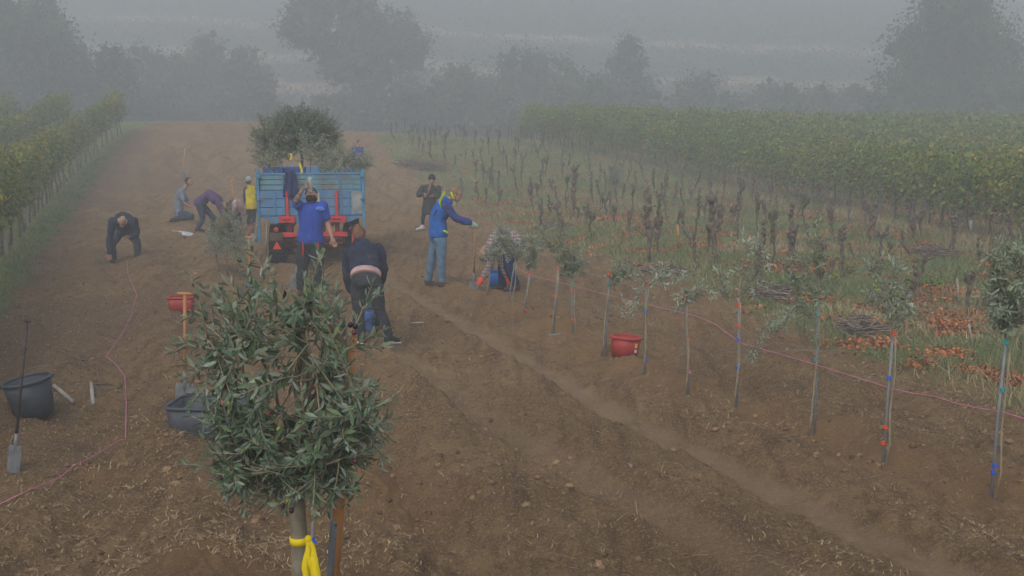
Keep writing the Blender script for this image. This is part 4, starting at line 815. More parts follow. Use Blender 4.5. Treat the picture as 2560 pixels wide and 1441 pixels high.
    mb = MB(); a, b_, c = (u(687), -.105, v(621)), (u(708), -.105, v(621)), (u(697), -.105, v(602)); q = np.array([a, b_, c]); mb.add(np.concatenate([q, q + np.array([0, .012, 0])]), [(0, 1, 2), (5, 4, 3), (0, 3, 4, 1), (1, 4, 5, 2), (2, 5, 3, 0)]); obj('reflector_triangle', mb.mesh('reflector_triangle', [mat('red_reflector', (.85, .07, .045), .35, .05, spec=.5)]), r)
    # wheels: two axles
    R = .435
    for yy in (.75, 2.75):
        P('axle', [((xc, yy, R), (1.7, .08, .08))], DRED)
        for px in (691, 876):
            w = obj('wheel', MB().tube([(u(px) - .12, yy, R), (u(px) + .12, yy, R)], [R * .55, R * .55], 20).mesh('wheel', [DRED], True), r)
            xs = u(px) + np.array([-.15, -.155, -.14, -.06, .06, .14, .155, .15]); rr = R * np.array([.55, .85, .96, 1, 1, .96, .85, .55]); mb = MB(); mb.tube(np.stack([xs, xs * 0 + yy, xs * 0 + R], 1), rr, 30); obj('tyre', mb.mesh('tyre', [TYRE], True), w)
            mb = MB()
            for k in range(30):
                a = k * 2 * math.pi / 30
                for sgn in (-1, 1): mb.box((u(px) + sgn * .075, yy + math.cos(a + .1 * sgn) * R, R + math.sin(a + .1 * sgn) * R), (.13, .045, .025), rotx(a - math.pi / 2))
            obj('tread', mb.mesh('tread', [TYRE]), w)
    P('drawbar', [((xc, L + .8, zb - .2), (.12, 1.7, .12))], DRED); P('drawbar_stand', [((xc, L + 1.4, (zb - .2) / 2), (.07, .07, zb - .2))], DRED)
    return r, B, s, TPX, TPY
TR, TB, TS, TPX, TPY = trailer(); TANG = math.radians(7.5); TZ = (TPY - 541) / TS * 1.01 + .075 + zc(TB[0], TB[1])
def on_bed(px, back):     # a spot on the trailer bed
    u = (px - TPX) / TS; p = np.array([u, back, 0]) @ rotz(TANG).T + np.array([TB[0], TB[1], 0]); p[2] = TZ; return p
def olive_bush(label, p, top_py, cx, w_px, bot_py, n_tw, seed, leafm, L=.075, step=.05, trunk=.03, group=None, name='olive_tree', nlobe=5, tw=.28):
    rs = RS(seed); p = np.asarray(p, float); s = pxs(p); Y0 = p[1]; r = thing(name, label, 'olive tree', p, 0, group)
    top = atY(cx, top_py, Y0) - p; bot = atY(cx, bot_py, Y0) - p; W = w_px / s / 2; H = top[2] - bot[2]; c = (top + bot) / 2
    mb = MB(); P = wobble(np.array([0, 0, -.02]), bot + np.array([0, 0, H * .3]), 6, .015, rs); mb.tube(P, np.linspace(trunk, trunk * .7, 6), 7); obj('trunk', mb.mesh('trunk', [OBARK], True), r)
    bm = MB(); tws = []; hub = P[-1]
    for k in range(n_tw):
        d = rnd_dirs(1, rs, -.75, 1)[0]; rad = rs.uniform(.45, 1.0) ** .5; e = c + d * np.array([W, W, H / 2]) * rad * rs.uniform(.85, 1.15); st = c * .65 + hub * .35 + (e - c) * rs.uniform(.25, .6) if k % 3 else hub
        ee = e + (nrm(d + np.array([0, 0, .4])) * .1); Q = np.array([st, (st + e) / 2 + rs.normal(0, .03, 3), e, ee]); tws.append(Q[1:] if k % 3 == 0 else Q); bm.tube(Q, [trunk * .22, trunk * .16, .004, .002], 4)
    obj('branches', bm.mesh('branches', [TWIG]), r); V, Fa = olive_cloud(tws, rs, step, L, tw); o = obj('foliage', tri_mesh('foliage', V, Fa, [leafm]), r); o['kind'] = 'stuff'
    return r
GT = 'olive trees loaded on the trailer'
olive_bush('large dark olive tree at the middle of the trailer load', on_bed(745, 1.3), 266, 755, 150, 398, 330, 1, OLV, .085, .045, .04, GT)
olive_bush('large olive tree at the left of the trailer load with drooping crown', on_bed(700, .9), 292, 682, 105, 420, 220, 2, OLG, .08, .05, .035, GT)
olive_bush('dark olive tree at the right of the big trailer load', on_bed(810, 1.6), 290, 805, 90, 395, 190, 3, OLG, .08, .05, .035, GT)
for i, (bx, tp, cx, w_, bt, bk) in enumerate(((775, 335, 778, 60, 432, .5), (812, 345, 815, 70, 432, .7), (850, 360, 852, 66, 433, .5), (885, 372, 884, 60, 432, .6), (905, 388, 910, 46, 432, .4), (835, 395, 838, 80, 436, .3), (670, 380, 672, 60, 432, .4))):
    olive_bush(('pale slender olive sapling left of centre on the trailer', 'pale olive sapling right of the dark load', 'third pale olive sapling from the right end of the trailer', 'second pale olive sapling from the right end of the trailer', 'rightmost pale olive sapling leaning over the trailer side', 'low pale olive sapling just behind the tailgate', 'drooping olive sapling at the left corner of the trailer')[i], on_bed(bx, bk), tp, cx, w_, bt, 46, 20 + i, OLS if i < 6 else OLG, .07, .045, .014, 'slender olive saplings on the trailer', 'olive_sapling')
BTARP = mat('blue_box', (0.05, 0.11, 0.30), .6, .2, 5)
def crate(label, px, back, w_, d_, h_):
    p = on_bed(px, back); r = thing('crate', label, 'crate', p, TANG); mb = MB()
    for q in ((0, -d_ / 2, w_, .02), (0, d_ / 2, w_, .02), (-w_ / 2, 0, .02, d_), (w_ / 2, 0, .02, d_)): mb.box((q[0], q[1], h_ / 2), (q[2], q[3], h_))
    mb.box((0, 0, .012), (w_ - .02, d_ - .02, .02)); obj('walls', mb.mesh('walls', [BTARP]), r); mb = MB()
    for q in (-1, 1): mb.box((0, q * d_ / 2, h_), (w_ + .04, .035, .03)); mb.box((q * w_ / 2, 0, h_), (.035, d_, .028))
    obj('rim', mb.mesh('rim', [BTARP]), r)
crate('blue crate on the trailer at the left corner', 690, .45, .36, .4, .82); crate('blue crate on the trailer behind the hanging jacket', 742, .55, .36, .4, .82)
def ribbon(label, pts, Y, wd=.02):
    P = np.array([atY(u, v, Y) for u, v in pts]); b = P[0].copy(); n = len(P); T_ = np.gradient(P, axis=0); S = np.stack([nrm(np.cross(t, [0, 1, 0.2])) for t in T_]) * wd; V = np.concatenate([P - S, P + S, P - S + np.array([0, .003, 0]), P + S + np.array([0, .003, 0])]) - b
    Fc = []
    for i in range(n - 1): Fc += [(i, i + 1, n + i + 1, n + i), (2 * n + i, 3 * n + i, 3 * n + i + 1, 2 * n + i + 1), (i, 2 * n + i, 2 * n + i + 1, i + 1), (n + i, n + i + 1, 3 * n + i + 1, 3 * n + i)]
    mb = MB(); mb.add(V, Fc); tag(obj('ribbon', mb.mesh('ribbon', [TIES['yellow']]), None, b), label, 'ribbon')
ribbon('yellow ribbon arching over the left corner of the trailer load', [(660, 432), (668, 418), (680, 408), (692, 402)], TB[1] + .35)
ribbon('yellow ribbon hanging in the middle of the trailer load', [(727, 384), (729, 392), (726, 400)], TB[1] + .5)
ribbon('yellow ribbon hanging behind the blue jacket on the trailer', [(749, 408), (752, 418), (755, 428), (750, 440)], TB[1] + .15)
# jacket hung over the tailgate
def hung_jacket():
    NV = mat('navy_cloth', (0.030, 0.040, 0.125), .9, .2, 8, bump=.004); b = np.array([TB[0], TB[1], TZ]); mb = MB(); c = (735 - TPX) / TS; n, m = 9, 12; V = []
    zt = (TPY - 438) / TS + .09; zb = (TPY - 492) / TS
    for j in range(m):
        t = j / (m - 1); z = zt - (zt - zb) * t; hw = .075 + .065 * min(1, t * 1.6) + .012 * math.sin(t * 9)
        for i in range(n): q = (i / (n - 1) - .5) * 2; V.append((c + q * hw, -.075 - .035 * math.cos(q * 7 + t) - .03 * (1 - q * q) + (.06 if j == 0 else 0), z))
    V = np.array(V); Bk = V + np.array([0, .03, 0]); Fc = []
    k = n * m
    for j in range(m - 1):
        for i in range(n - 1): a = j * n + i; Fc += [(a, a + n, a + n + 1, a + 1), (k + a, k + a + 1, k + a + n + 1, k + a + n)]
        Fc += [(j * n, k + j * n, k + j * n + n, j * n + n), (j * n + n - 1, j * n + 2 * n - 1, k + j * n + 2 * n - 1, k + j * n + n - 1)]
    for i in range(n - 1): Fc += [(i, i + 1, k + i + 1, k + i), (k - n + i, 2 * k - n + i, 2 * k - n + i + 1, k - n + i + 1)]
    mb.add(np.concatenate([V, Bk]), Fc); o = obj('jacket', mb.mesh('jacket', [NV], True), None, (TB[0], TB[1], zc(TB[0], TB[1])), TANG); tag(o, 'navy blue jacket hung over the trailer tailgate', 'jacket')
hung_jacket()
# olive saplings bundled on the soil left of the trailer
for i, (bx, by, cx, tp, w_, bt, n_, m_) in enumerate(((570, 690, 572, 505, 75, 660, 120, OLG), (548, 680, 540, 560, 60, 655, 50, OLS), (600, 700, 598, 540, 60, 665, 50, OLS))):
    olive_bush(('bushy grey green olive sapling standing left of the orange spade handle', 'small olive sapling at the left of the bushy one by the trailer', 'thin olive sapling between the bushy one and the orange spade handle')[i], G(bx, by), tp, cx, w_, bt, n_, 60 + i, m_, .06, .035, .014, None, 'olive_sapling')
p_ = G(1536, 470); olive_bush('dark evergreen shrub standing among the far stumps', p_, 412, 1535, 34, 466, 60, 70, OLV, .09, .06, .03, None, 'shrub')
for i, (u_, v_, lb) in enumerate(((2285, 722, 'small bright green plant left of another, among litter'), (2335, 722, 'small bright green plant right of another, among litter'))):
    rs = RS(50 + i); b_ = G(u_, v_); n_ = 160; V, Fa = leaf_cloud(rs.normal(0, 1, (n_, 3)) * np.array([.10, .10, .05]) + np.array([0, 0, .09]), rnd_dirs(n_, rs, -.2, 1), rnd_dirs(n_, rs, 0, 1), rs.uniform(.03, .07, n_), rs.uniform(.02, .05, n_), .2, 'broad')
    wr_ = thing('weed', lb, 'weed', b_); obj('leaves', tri_mesh('leaves', V, Fa, [mat('weed_leaf', (.13, .22, .045), .7, .3, 5, island=.3)]), wr_)['kind'] = 'stuff'
# ================================================================== PEOPLE
SKIN = mat('skin', (0.44, 0.235, 0.165), .6, .12, 12, spec=.35)
TATT = mat('tattooed_skin', (0.30, 0.19, 0.145), .65, .2, 18, dirt=((0.07, .075, .08), 22, .50))
def cloth(n, c, var=.25, **k):
    k.setdefault('dirt', (tuple(np.array(c) * .6 + np.array([.07, .052, .036])), 5.5, .56))
    return mat('cloth_' + n, c, .92, var, 7, bump=.004, bscale=26, spec=.15, **k)
def ell(c, R, rad, nu=14, nv=10):
    V = []; Fc = []
    for i in range(1, nv):
        t = math.pi * i / nv
        for j in range(nu): a = 2 * math.pi * j / nu; V.append((math.sin(t) * math.cos(a) * rad[0], math.sin(t) * math.sin(a) * rad[1], math.cos(t) * rad[2]))
    V += [(0, 0, rad[2]), (0, 0, -rad[2])]; n = len(V)
    for i in range(nv - 2):
        for j in range(nu): a, b = i * nu + j, i * nu + (j + 1) % nu; Fc.append((a, a + nu, b + nu, b))
    for j in range(nu): Fc.append((j, (j + 1) % nu, n - 2)); q = (nv - 2) * nu; Fc.append((q + (j + 1) % nu, q + j, n - 1))
    return np.array(V) @ np.asarray(R).T + c, Fc
def vox(prims, voxel, name, mats, smooth=5, fold=0.0, seed=0, extra=None):
    mb = MB()
    for V, Fc in prims: mb.add(V, Fc)
    me = mb.mesh('tmp'); o = bpy.data.objects.new('tmp', me); COL.objects.link(o)
    m = o.modifiers.new('r', 'REMESH'); m.mode = 'VOXEL'; m.voxel_size = voxel; m.use_smooth_shade = True
    if smooth: q = o.modifiers.new('s', 'SMOOTH'); q.factor = .5; q.iterations = smooth
    dg = bpy.context.evaluated_depsgraph_get(); dg.update(); ev = o.evaluated_get(dg); out = bpy.data.meshes.new_from_object(ev); bpy.data.objects.remove(o); bpy.data.meshes.remove(me)
    n = len(out.vertices); co = np.empty(n * 3, np.float32); out.vertices.foreach_get('co', co); co = co.reshape(-1, 3)
    if fold:
        no = np.empty(n * 3, np.float32); out.vertices.foreach_get('normal', no); no = no.reshape(-1, 3)
        f = vn(co[:, 0] * 13 + co[:, 2] * 9, co[:, 1] * 13 - co[:, 2] * 8 + co[:, 0] * 7, seed) + .6 * vn(co[:, 2] * 22 + co[:, 0] * 26, co[:, 1] * 24 - co[:, 2] * 9, seed + 5); co = co + no * (f * fold)[:, None]
    Fl = [tuple(p.vertices) for p in out.polygons]; bpy.data.meshes.remove(out); V = co; mi = [0] * len(Fl)
    if extra:
        for Ve, Fe in extra: k = len(V); V = np.concatenate([V, Ve]); Fl += [tuple(i + k for i in f) for f in Fe]; mi += [0] * len(Fe)
    me = bpy.data.meshes.new(name); me.from_pydata(V.tolist(), [], Fl); me.polygons.foreach_set('use_smooth', [True] * len(Fl))
    for m_ in mats: me.materials.append(m_)
    me.update(); return me
def limb(a, b, c, r, sag=None):
    a, b, c = (np.asarray(v, float) for v in (a, b, c)); P = [a - nrm(b - a) * r[0] * .5, a, a * .55 + b * .45, a * .12 + b * .88, b * .88 + c * .12, b * .55 + c * .45, c, c + nrm(c - b) * r[2] * .4]
    return tubev(P, [r[0] * .55, r[0], r[0] * .55 + r[1] * .5, r[1], r[1] * .98, (r[1] * .62 + r[2] * .45), r[2], r[2] * .6], 10)
def person(label, base, J, wear, face=(0, -1, 0), k=1.0, seed=0, hgt=None):
    B = G(*base); B[2] = zc(B[0], B[1]); Y0 = B[1]; rs = RS(seed + 5)
    W = {n: atY(v[0], v[1], Y0 + (v[2] if len(v) > 2 else 0.0)) - B for n, v in J.items()}
    root = thing('person', label, 'person', B); face = nrm(face)
    pel, nk, hd = W['pelvis'], W['neck'], W['head']; shl, shr = W['shL'], W['shR']
    lat_s = nrm(shr - shl); lat_p = nrm(W['hipR'] - W['hipL']) if 'hipL' in W else lat_s
    hipL = W.get('hipL', pel - lat_p * .09 * k); hipR = W.get('hipR', pel + lat_p * .09 * k)
    sm = (shl + shr) / 2; mid = W.get('back', (pel + sm) / 2)
    def torso(inf, low=0.0, wide=1.0):
        d0 = nrm(mid - pel); d1 = nrm(sm - mid); P = [pel - d0 * (.13 + low) * k, pel - d0 * (.10 + low) * k, pel + d0 * max(.02, -low - .02) * k, (pel + mid) / 2, mid, mid * .45 + sm * .55, mid * .15 + sm * .85, sm + d1 * .035 * k, sm * .5 + nk * .5 + d1 * .02 * k, nk + d1 * .02]
        rx = np.array([.11, .165, .17, .155, .15, .172, .178, .15, .085, .05]) * k * wide + inf; ry = np.array([.08, .115, .12, .11, .105, .118, .112, .085, .06, .05]) * k * wide + inf
        la = [lat_p + (lat_s - lat_p) * t for t in np.linspace(0, 1, len(P))]; return tubev(P, rx, 14, True, np.array(la), ry)
    ar = np.array([.055, .043, .030]) * k; lr = np.array([.088, .060, .042]) * k; bw = wear.get('build', 1.0); ar = ar * bw; lr = lr * bw
    armL = lambda inf: limb(shl, W['elL'], W['wrL'], ar + inf); armR = lambda inf: limb(shr, W['elR'], W['wrR'], ar + inf)
    legL = lambda inf: limb(hipL, W['knL'], W['anL'], lr + inf); legR = lambda inf: limb(hipR, W['knR'], W['anR'], lr + inf)
    # head
    up = nrm(W['crown'] - hd) if 'crown' in W else nrm(hd - nk); f = nrm(face - up * np.dot(face, up)); rt = np.cross(f, up); RH = np.stack([rt, f, up], 1)
    hk = k ** .5 * wear.get('head', 1.0); H = lambda v: np.asarray(v, float) * hk @ RH.T + hd
    head = [ell(H((0, -.008, .02)), RH, np.array([.076, .095, .10]) * hk), ell(H((0, .022, -.055)), RH, np.array([.056, .062, .065]) * hk), ell(H((0, .09, -.012)), RH, np.array([.013, .022, .022]) * hk, 8, 6), ell(H((.078, -.01, -.01)), RH, np.array([.012, .022, .034]) * hk, 8, 6), ell(H((-.078, -.01, -.01)), RH, np.array([.012, .022, .034]) * hk, 8, 6), tubev([nk - nrm(hd - nk) * .05, nk, hd], [.06 * k, .056 * k, .05 * k], 10)]
    hands = []
    for wr, el, key in ((W['wrL'], W['elL'], 'handL'), (W['wrR'], W['elR'], 'handR')):
        d = nrm(W[key] - wr) if key in W else nrm(wr - el); q = nrm(np.cross(d, np.cross(face, d) + np.array([.1, .2, .1]))); sd = np.cross(d, q)
        hands.append(tubev([wr - d * .01, wr + d * .03 * k, wr + d * .085 * k], np.array([.026, .04, .040]) * k, 8, True, sd, np.array([.02, .016, .014]) * k))
        for i_, (o_, ln) in enumerate(((-.03, .060), (-.010, .075), (.010, .080), (.030, .070))):
            a = wr + d * .082 * k + sd * o_ * k; b1 = a + (d * .9 + q * .35) * ln * .55 * k; c1 = b1 + (d * .55 + q * .85) * ln * .5 * k; hands.append(tubev([a - d * .02, a, b1, c1], np.array([.009, .0095, .0085, .007]) * k, 6))
        a = wr + d * .03 * k + sd * .036 * k; hands.append(tubev([a, a + (sd * .8 + d * .6) * .035 * k, a + (sd * .5 + d + q * .4) * .06 * k], np.array([.012, .011, .008]) * k, 6))
    bodyp = [torso(-.014, -.11)] + head + [armL(-.002), armR(-.002), legL(-.012), legR(-.012)]
    body = obj('body', vox(bodyp, .016, 'body', [wear.get('skin', SKIN)], 3, extra=hands), root)
    if wear.get('tattoo'):
        me = body.data; me.materials.append(TATT); a, b = W[wear['tattoo'][0]], W[wear['tattoo'][1]]; sh_ = W['shL']
        n = len(me.polygons); c = np.empty(n * 3, np.float32); me.polygons.foreach_get('center', c); c = c.reshape(-1, 3)
        def ds(p, q): t = np.clip(((c - p) @ (q - p)) / np.dot(q - p, q - p), 0, 1); return np.linalg.norm(c - p - t[:, None] * (q - p), axis=1)
        me.polygons.foreach_set('material_index', ((np.minimum(ds(a, b), ds(sh_, a)) < .07) & (np.linalg.norm(c - hd, axis=1) > .14)).astype(np.int32))
    # face
    EYE = mat('eye', (.03, .025, .02), .3, .1); LIP = mat('lip', (.30, .11, .09), .6, .1)
    for sx in (-1, 1): obj('eye', MB().add(*ell(H((sx * .032, .084, .018)), RH, (.012, .008, .008), 8, 6)).mesh('eye', [EYE], True), root)
    obj('mouth', MB().add(*ell(H((0, .078, -.062)), RH, (.024, .008, .007), 8, 6)).mesh('mouth', [LIP], True), root)
    # clothes
    t = wear['top']; sl = t.get('sleeve', 1.0); inf = t.get('inf', .02)
    def cutarm(s_, e_, w_):
        if sl >= 1: return limb(s_, e_, w_, ar + inf)
        e2 = s_ + (e_ - s_) * min(1, sl * 2); return tubev([s_ - nrm(e2 - s_) * .03, s_, s_ * .5 + e2 * .5, e2], (np.array([.04, .064, .064, .064]) * k * bw + inf * .4), 12)
    pr = [torso(inf, t.get('low', 0.0), bw), cutarm(shl, W['elL'], W['wrL']), cutarm(shr, W['elR'], W['wrR']), ell(shl, np.eye(3), np.full(3, .062 * k * bw + inf * .7)), ell(shr, np.eye(3), np.full(3, .062 * k * bw + inf * .7))]
    if t.get('hood'): hp = nk * .75 + sm * .25 - f * .055; pr.append(ell(hp, np.stack([lat_s, nrm(np.cross(lat_s, up)), up], 1), np.array([.12, .075, .065]) * k))
    obj(t['name'], vox(pr, .015, t['name'], [t['m']], 6, t.get('fold', .02) * 1.05, seed), root)
    if 'vest' in wear: v = wear['vest']; obj(v['name'], vox([torso(inf + .016, v.get('low', 0), bw)] + ([ell(nk * .7 + sm * .3 - f * .07, RH, np.array([.10, .06, .08]) * k)] if v.get('hood') else []), .015, v['name'], [v['m']], 5, .012, seed + 3), root)
    tr = wear['legs']; li = tr.get('inf', .014); d0 = nrm(mid - pel)
    hips = tubev([pel - d0 * .10 * k, pel - d0 * .02 * k, pel + d0 * .07 * k, pel + d0 * .13 * k], np.array([.13, .172, .165, .15]) * k * bw + li * .5, 14, True, lat_p, np.array([.10, .125, .12, .105]) * k * bw + li * .5)
    obj(tr['name'], vox([hips, legL(li), legR(li)], .015, tr['name'], [tr['m']], 5, .015, seed + 9), root)
    for an, to in (('anL', 'toeL'), ('anR', 'toeR')):
        a = W[an]; tdir = nrm((W[to] - a) * np.array([1, 1, .25])) if to in W else nrm(face * np.array([1, 1, 0])); L_ = .2 * k; he = a - tdir * .07 * k
        zg = float(hfull(np.array([B[0] + a[0]]), np.array([B[1] + a[1]]))[0]) - B[2]; s0 = min(a[2] - .05, max(zg, a[2] - .1)); P = [he + np.array([0, 0, s0 - he[2] + .045]), a + np.array([0, 0, s0 - a[2] + .055]), a + tdir * .09 * k + np.array([0, 0, s0 - a[2] + .045]), a + tdir * L_ + np.array([0, 0, s0 - a[2] + .032])]
        sdv = nrm(np.cross(tdir, [0, 0, 1])); mb = [tubev(P, np.array([.032, .042, .046, .034]) * k, 10, True, sdv, np.array([.045, .055, .042, .028]) * k), tubev([a + np.array([0, 0, s0 - a[2] + .05]), a + (W[an] - a) + np.array([0, 0, .05])], [.05 * k, .048 * k], 10)]
        o = obj('shoe', vox(mb, .014, 'shoe', [wear['shoe']], 3), root)
        if wear.get('sole'): obj('sole', MB().tube([he * [1, 1, 0] + np.array([0, 0, s0 + .005]), a * [1, 1, 0] + tdir * .1 + np.array([0, 0, s0 + .005]), a * [1, 1, 0] + tdir * (L_ + .01) + np.array([0, 0, s0 + .005])], [.034, .048, .036], 10, True, lat=sdv, ry=[.012] * 3).mesh('sole', [wear['sole']]), o)
    hr = wear.get('hair')
    if hr: obj('hair', vox([ell(H((0, -.022, .04)), RH, np.array([.087, .098, .098]) * hk), ell(H((0, -.055, -.01)), RH, np.array([.082, .065, .09]) * hk)] + [ell(H(c), RH, np.array(r_) * hk) for c, r_ in hr.get('more', [])], .012, 'hair', [hr['m']], 2, .012, seed + 4), root) if not hr.get('ring') else obj('hair', vox([ell(H((sx * .062, -.03, -.0)), RH, np.array([.028, .055, .06]) * hk) for sx in (-1, 1)] + [ell(H((0, -.078, -.01)), RH, np.array([.07, .03, .06]) * hk)], .01, 'hair', [hr['m']], 2), root)
    if 'beard' in wear: obj('beard', vox([ell(H((0, .055, -.085)), RH, np.array([.058, .045, .052]) * hk), ell(H((.052, .02, -.06)), RH, np.array([.02, .04, .045]) * hk), ell(H((-.052, .02, -.06)), RH, np.array([.02, .04, .045]) * hk)], .011, 'beard', [wear['beard']], 2, .006), root)
    if 'hat' in wear:
        obj('hat', vox([ell(H((0, -.012, .055)), RH, np.array([.093, .105, .10]) * hk), ell(H((0, -.03, .02)), RH, np.array([.094, .095, .07]) * hk)], .012, 'hat', [wear['hat']], 3, .005), root)
        obj('hat_brim', MB().tube([H((0, -.012, .022)), H((0, -.010, .058))], [.101 * hk, .100 * hk], 18, True, lat=rt, ry=[.112 * hk, .110 * hk]).mesh('hat_brim', [wear['hat']], True), root)
    for key, w_, e_ in (('gloveL', 'wrL', 'elL'), ('gloveR', 'wrR', 'elR')):
        if key in wear:
            hk_ = 'hand' + w_[-1]; d = nrm(W[hk_] - W[w_]) if hk_ in W else nrm(W[w_] - W[e_]); obj('glove', vox([tubev([W[w_] - d * .05, W[w_], W[w_] + d * .06, W[w_] + d * .12, W[w_] + d * .16], [.04, .036, .05, .046, .028], 10)], .011, 'glove', [wear[key]], 3, .006), root)
    return root, W, B, H
HB = mat('hair_brown', (0.075, 0.045, 0.028), .8, .3, 20); HD = mat('hair_dark', (0.025, 0.02, 0.018), .8, .3, 20); HG_ = mat('hair_grey', (0.50, 0.47, 0.43), .8, .2, 20); HL = mat('hair_sandy', (0.25, 0.16, 0.095), .8, .25, 20); HR = mat('hair_auburn', (0.18, 0.085, 0.05), .8, .3, 20)
NAVY = cloth('navy', (0.030, 0.036, 0.062)); CHAR = cloth('charcoal', (0.040, 0.043, 0.052)); JEAN = cloth('jeans', (0.12, 0.20, 0.30), dirt=((0.20, .27, .34), 4, .55)); DJEAN = cloth('dark_jeans', (0.045, 0.062, 0.105)); GPANT = cloth('grey_trousers', (0.085, 0.095, 0.125))
BSHOE = mat('brown_boot', (0.075, 0.052, 0.04), .7, .3, 8); DSHOE = mat('dark_shoe', (0.025, 0.027, 0.033), .6, .2, 8); WHS = mat('white_shoe', (.62, .62, .64), .6, .2, 9)
# bent old man, facing the lens
person('balding grey haired man in dark jacket bending to the ground at left', (308, 656), dict(pelvis=(311, 574, .42), back=(309, 545, .24), neck=(307, 548, -.12), head=(306, 556, -.26), crown=(306, 540, -.36), shL=(281, 553, -.06), shR=(336, 553, -.06), elL=(274, 602, -.08), wrL=(274, 634, -.14), elR=(342, 588, -.05), wrR=(326, 596, -.22), handR=(318, 592, -.26),
    hipL=(299, 578, .42), hipR=(325, 578, .42), knL=(279, 612, .05), knR=(344, 606, .05), anL=(285, 648, .14), anR=(343, 648, .14), toeL=(278, 655, -.1), toeR=(346, 655, -.1)),
    dict(top=dict(name='jacket', m=NAVY, inf=.026, fold=.02), legs=dict(name='trousers', m=GPANT, inf=.022), shoe=BSHOE, hair=dict(m=HG_, ring=True)), face=(0, -.75, -.66), seed=1)
# kneeling man, facing right
person('man in grey T-shirt kneeling on the soil, facing right', (455, 552), dict(pelvis=(448, 531, 0), neck=(461, 471, 0), head=(473, 455, 0), crown=(468, 440, 0), back=(446, 500, 0), shL=(452, 481, -.17), shR=(456, 481, .17), elL=(460, 508, -.2), wrL=(484, 521, -.12), elR=(470, 508, .2), wrR=(492, 519, .1), hipL=(449, 534, -.1), hipR=(449, 534, .1), knL=(488, 543, -.13), knR=(484, 543, .13), anL=(440, 546, -.13), anR=(442, 546, .13), toeL=(432, 549, -.13), toeR=(434, 549, .13)),
    dict(top=dict(name='shirt', m=cloth('grey_tee', (0.20, 0.23, 0.29)), sleeve=.42, inf=.02), legs=dict(name='jeans', m=DJEAN, inf=.016), shoe=DSHOE, hair=dict(m=HD)), face=(.9, -.2, -.45), seed=2, k=.98)
# bent person in purple
person('person in purple top and dark jeans bent double beside the kneeling man', (512, 580), dict(pelvis=(500, 506, 0), back=(522, 487, 0), neck=(554, 506, 0), head=(567, 518, -.02), crown=(575, 530, -.02), shL=(545, 505, -.17), shR=(549, 501, .17), elL=(556, 535, -.18), wrL=(573, 553, -.12), elR=(570, 530, .18), wrR=(583, 550, .1), hipL=(499, 512, -.1), hipR=(501, 510, .1), knL=(508, 545, -.12), knR=(534, 544, .12), anL=(494, 573, -.12), anR=(532, 572, .14), toeL=(512, 579, -.12), toeR=(548, 577, .12)),
    dict(top=dict(name='sweater', m=cloth('purple', (0.105, 0.062, 0.15)), inf=.024), legs=dict(name='jeans', m=DJEAN, inf=.016), shoe=DSHOE, hair=dict(m=HB)), face=(.5, 0, -.85), seed=3)
# helper whose pink sleeve shows behind
person('person in pale pink top and navy trousers crouching behind the bushy sapling', (598, 562), dict(pelvis=(602, 532, .3), neck=(590, 505, .12), head=(583, 511, .05), crown=(575, 505, .0), shL=(588, 507, -.05), shR=(592, 508, .27), elL=(584, 525, -.08), wrL=(576, 545, -.08), elR=(582, 528, .2), wrR=(574, 547, .12), knL=(588, 540, .1), knR=(590, 540, .42), anL=(603, 555, .12), anR=(604, 555, .4), toeL=(592, 561, .1), toeR=(592, 561, .4)),
    dict(top=dict(name='sweater', m=cloth('pink', (0.55, 0.36, 0.38)), inf=.022), legs=dict(name='trousers', m=NAVY), shoe=DSHOE, hair=dict(m=HB)), face=(-.8, -.2, -.5), seed=4, k=.95)
# child, back to the lens
person('child in bright yellow vest and pale woolly hat, back turned, left of the trailer', (627, 568), dict(pelvis=(628, 513), neck=(625, 468), head=(622, 453, .02), crown=(621, 438, .02), shL=(614, 473), shR=(641, 473), elL=(611, 490, .0), wrL=(613, 506, .05), elR=(646, 490, .0), wrR=(647, 507, .05), hipL=(622, 515), hipR=(635, 515), knL=(622, 540, .02), knR=(635, 540, .02), anL=(621, 561), anR=(633, 561), toeL=(620, 564, .18), toeR=(634, 564, .18)),
    dict(top=dict(name='pullover', m=cloth('indigo', (0.055, 0.055, 0.15)), inf=.014), vest=dict(name='vest', m=cloth('yellow', (0.62, 0.50, 0.02)), hood=True, low=.03), legs=dict(name='trousers', m=CHAR, inf=.016), shoe=DSHOE, hat=cloth('pale_wool', (0.36, 0.44, 0.42)), hair=dict(m=HB)), face=(.1, 1, -.2), seed=5, k=.74)
# drinking man
rt_, W_, B_, H_ = person('bearded man in blue T-shirt drinking from a raised bottle', (772, 733), dict(pelvis=(776, 606, 0), back=(778, 560, -.03), neck=(778, 508, 0), head=(778, 489, -.01), crown=(778, 465, .11), shL=(750, 516, .0), shR=(808, 516, 0), elL=(737, 506, -.24), wrL=(758, 472, -.2), handL=(768, 460, -.2), elR=(819, 560, .02), wrR=(831, 597, -.06), handR=(836, 612, -.07), hipL=(761, 615), hipR=(792, 615), knL=(757, 665, -.04), knR=(797, 665, -.04), anL=(752, 722, .02), anR=(798, 722, .02), toeL=(748, 731, -.2), toeR=(804, 731, -.2)),
    dict(top=dict(name='shirt', m=cloth('royal', (0.035, 0.085, 0.42), .12), sleeve=.40, inf=.026, low=-.10, fold=.011), legs=dict(name='work_trousers', m=CHAR, inf=.024), shoe=BSHOE, beard=HD, hair=dict(m=HD), tattoo=('elL', 'wrL'), build=1.1, head=1.14), face=(0, -.55, .83), seed=6, k=1.02)
obj('shirt_print', MB().add(*ell(atY(801, 522, B_[1] - .155) - B_, np.eye(3), (.075, .012, .035), 12, 6)).mesh('shirt_print', [cloth('print', (0.10, 0.22, 0.66), .3, dirt=((0.035, .085, .42), 30, .5))]), rt_)
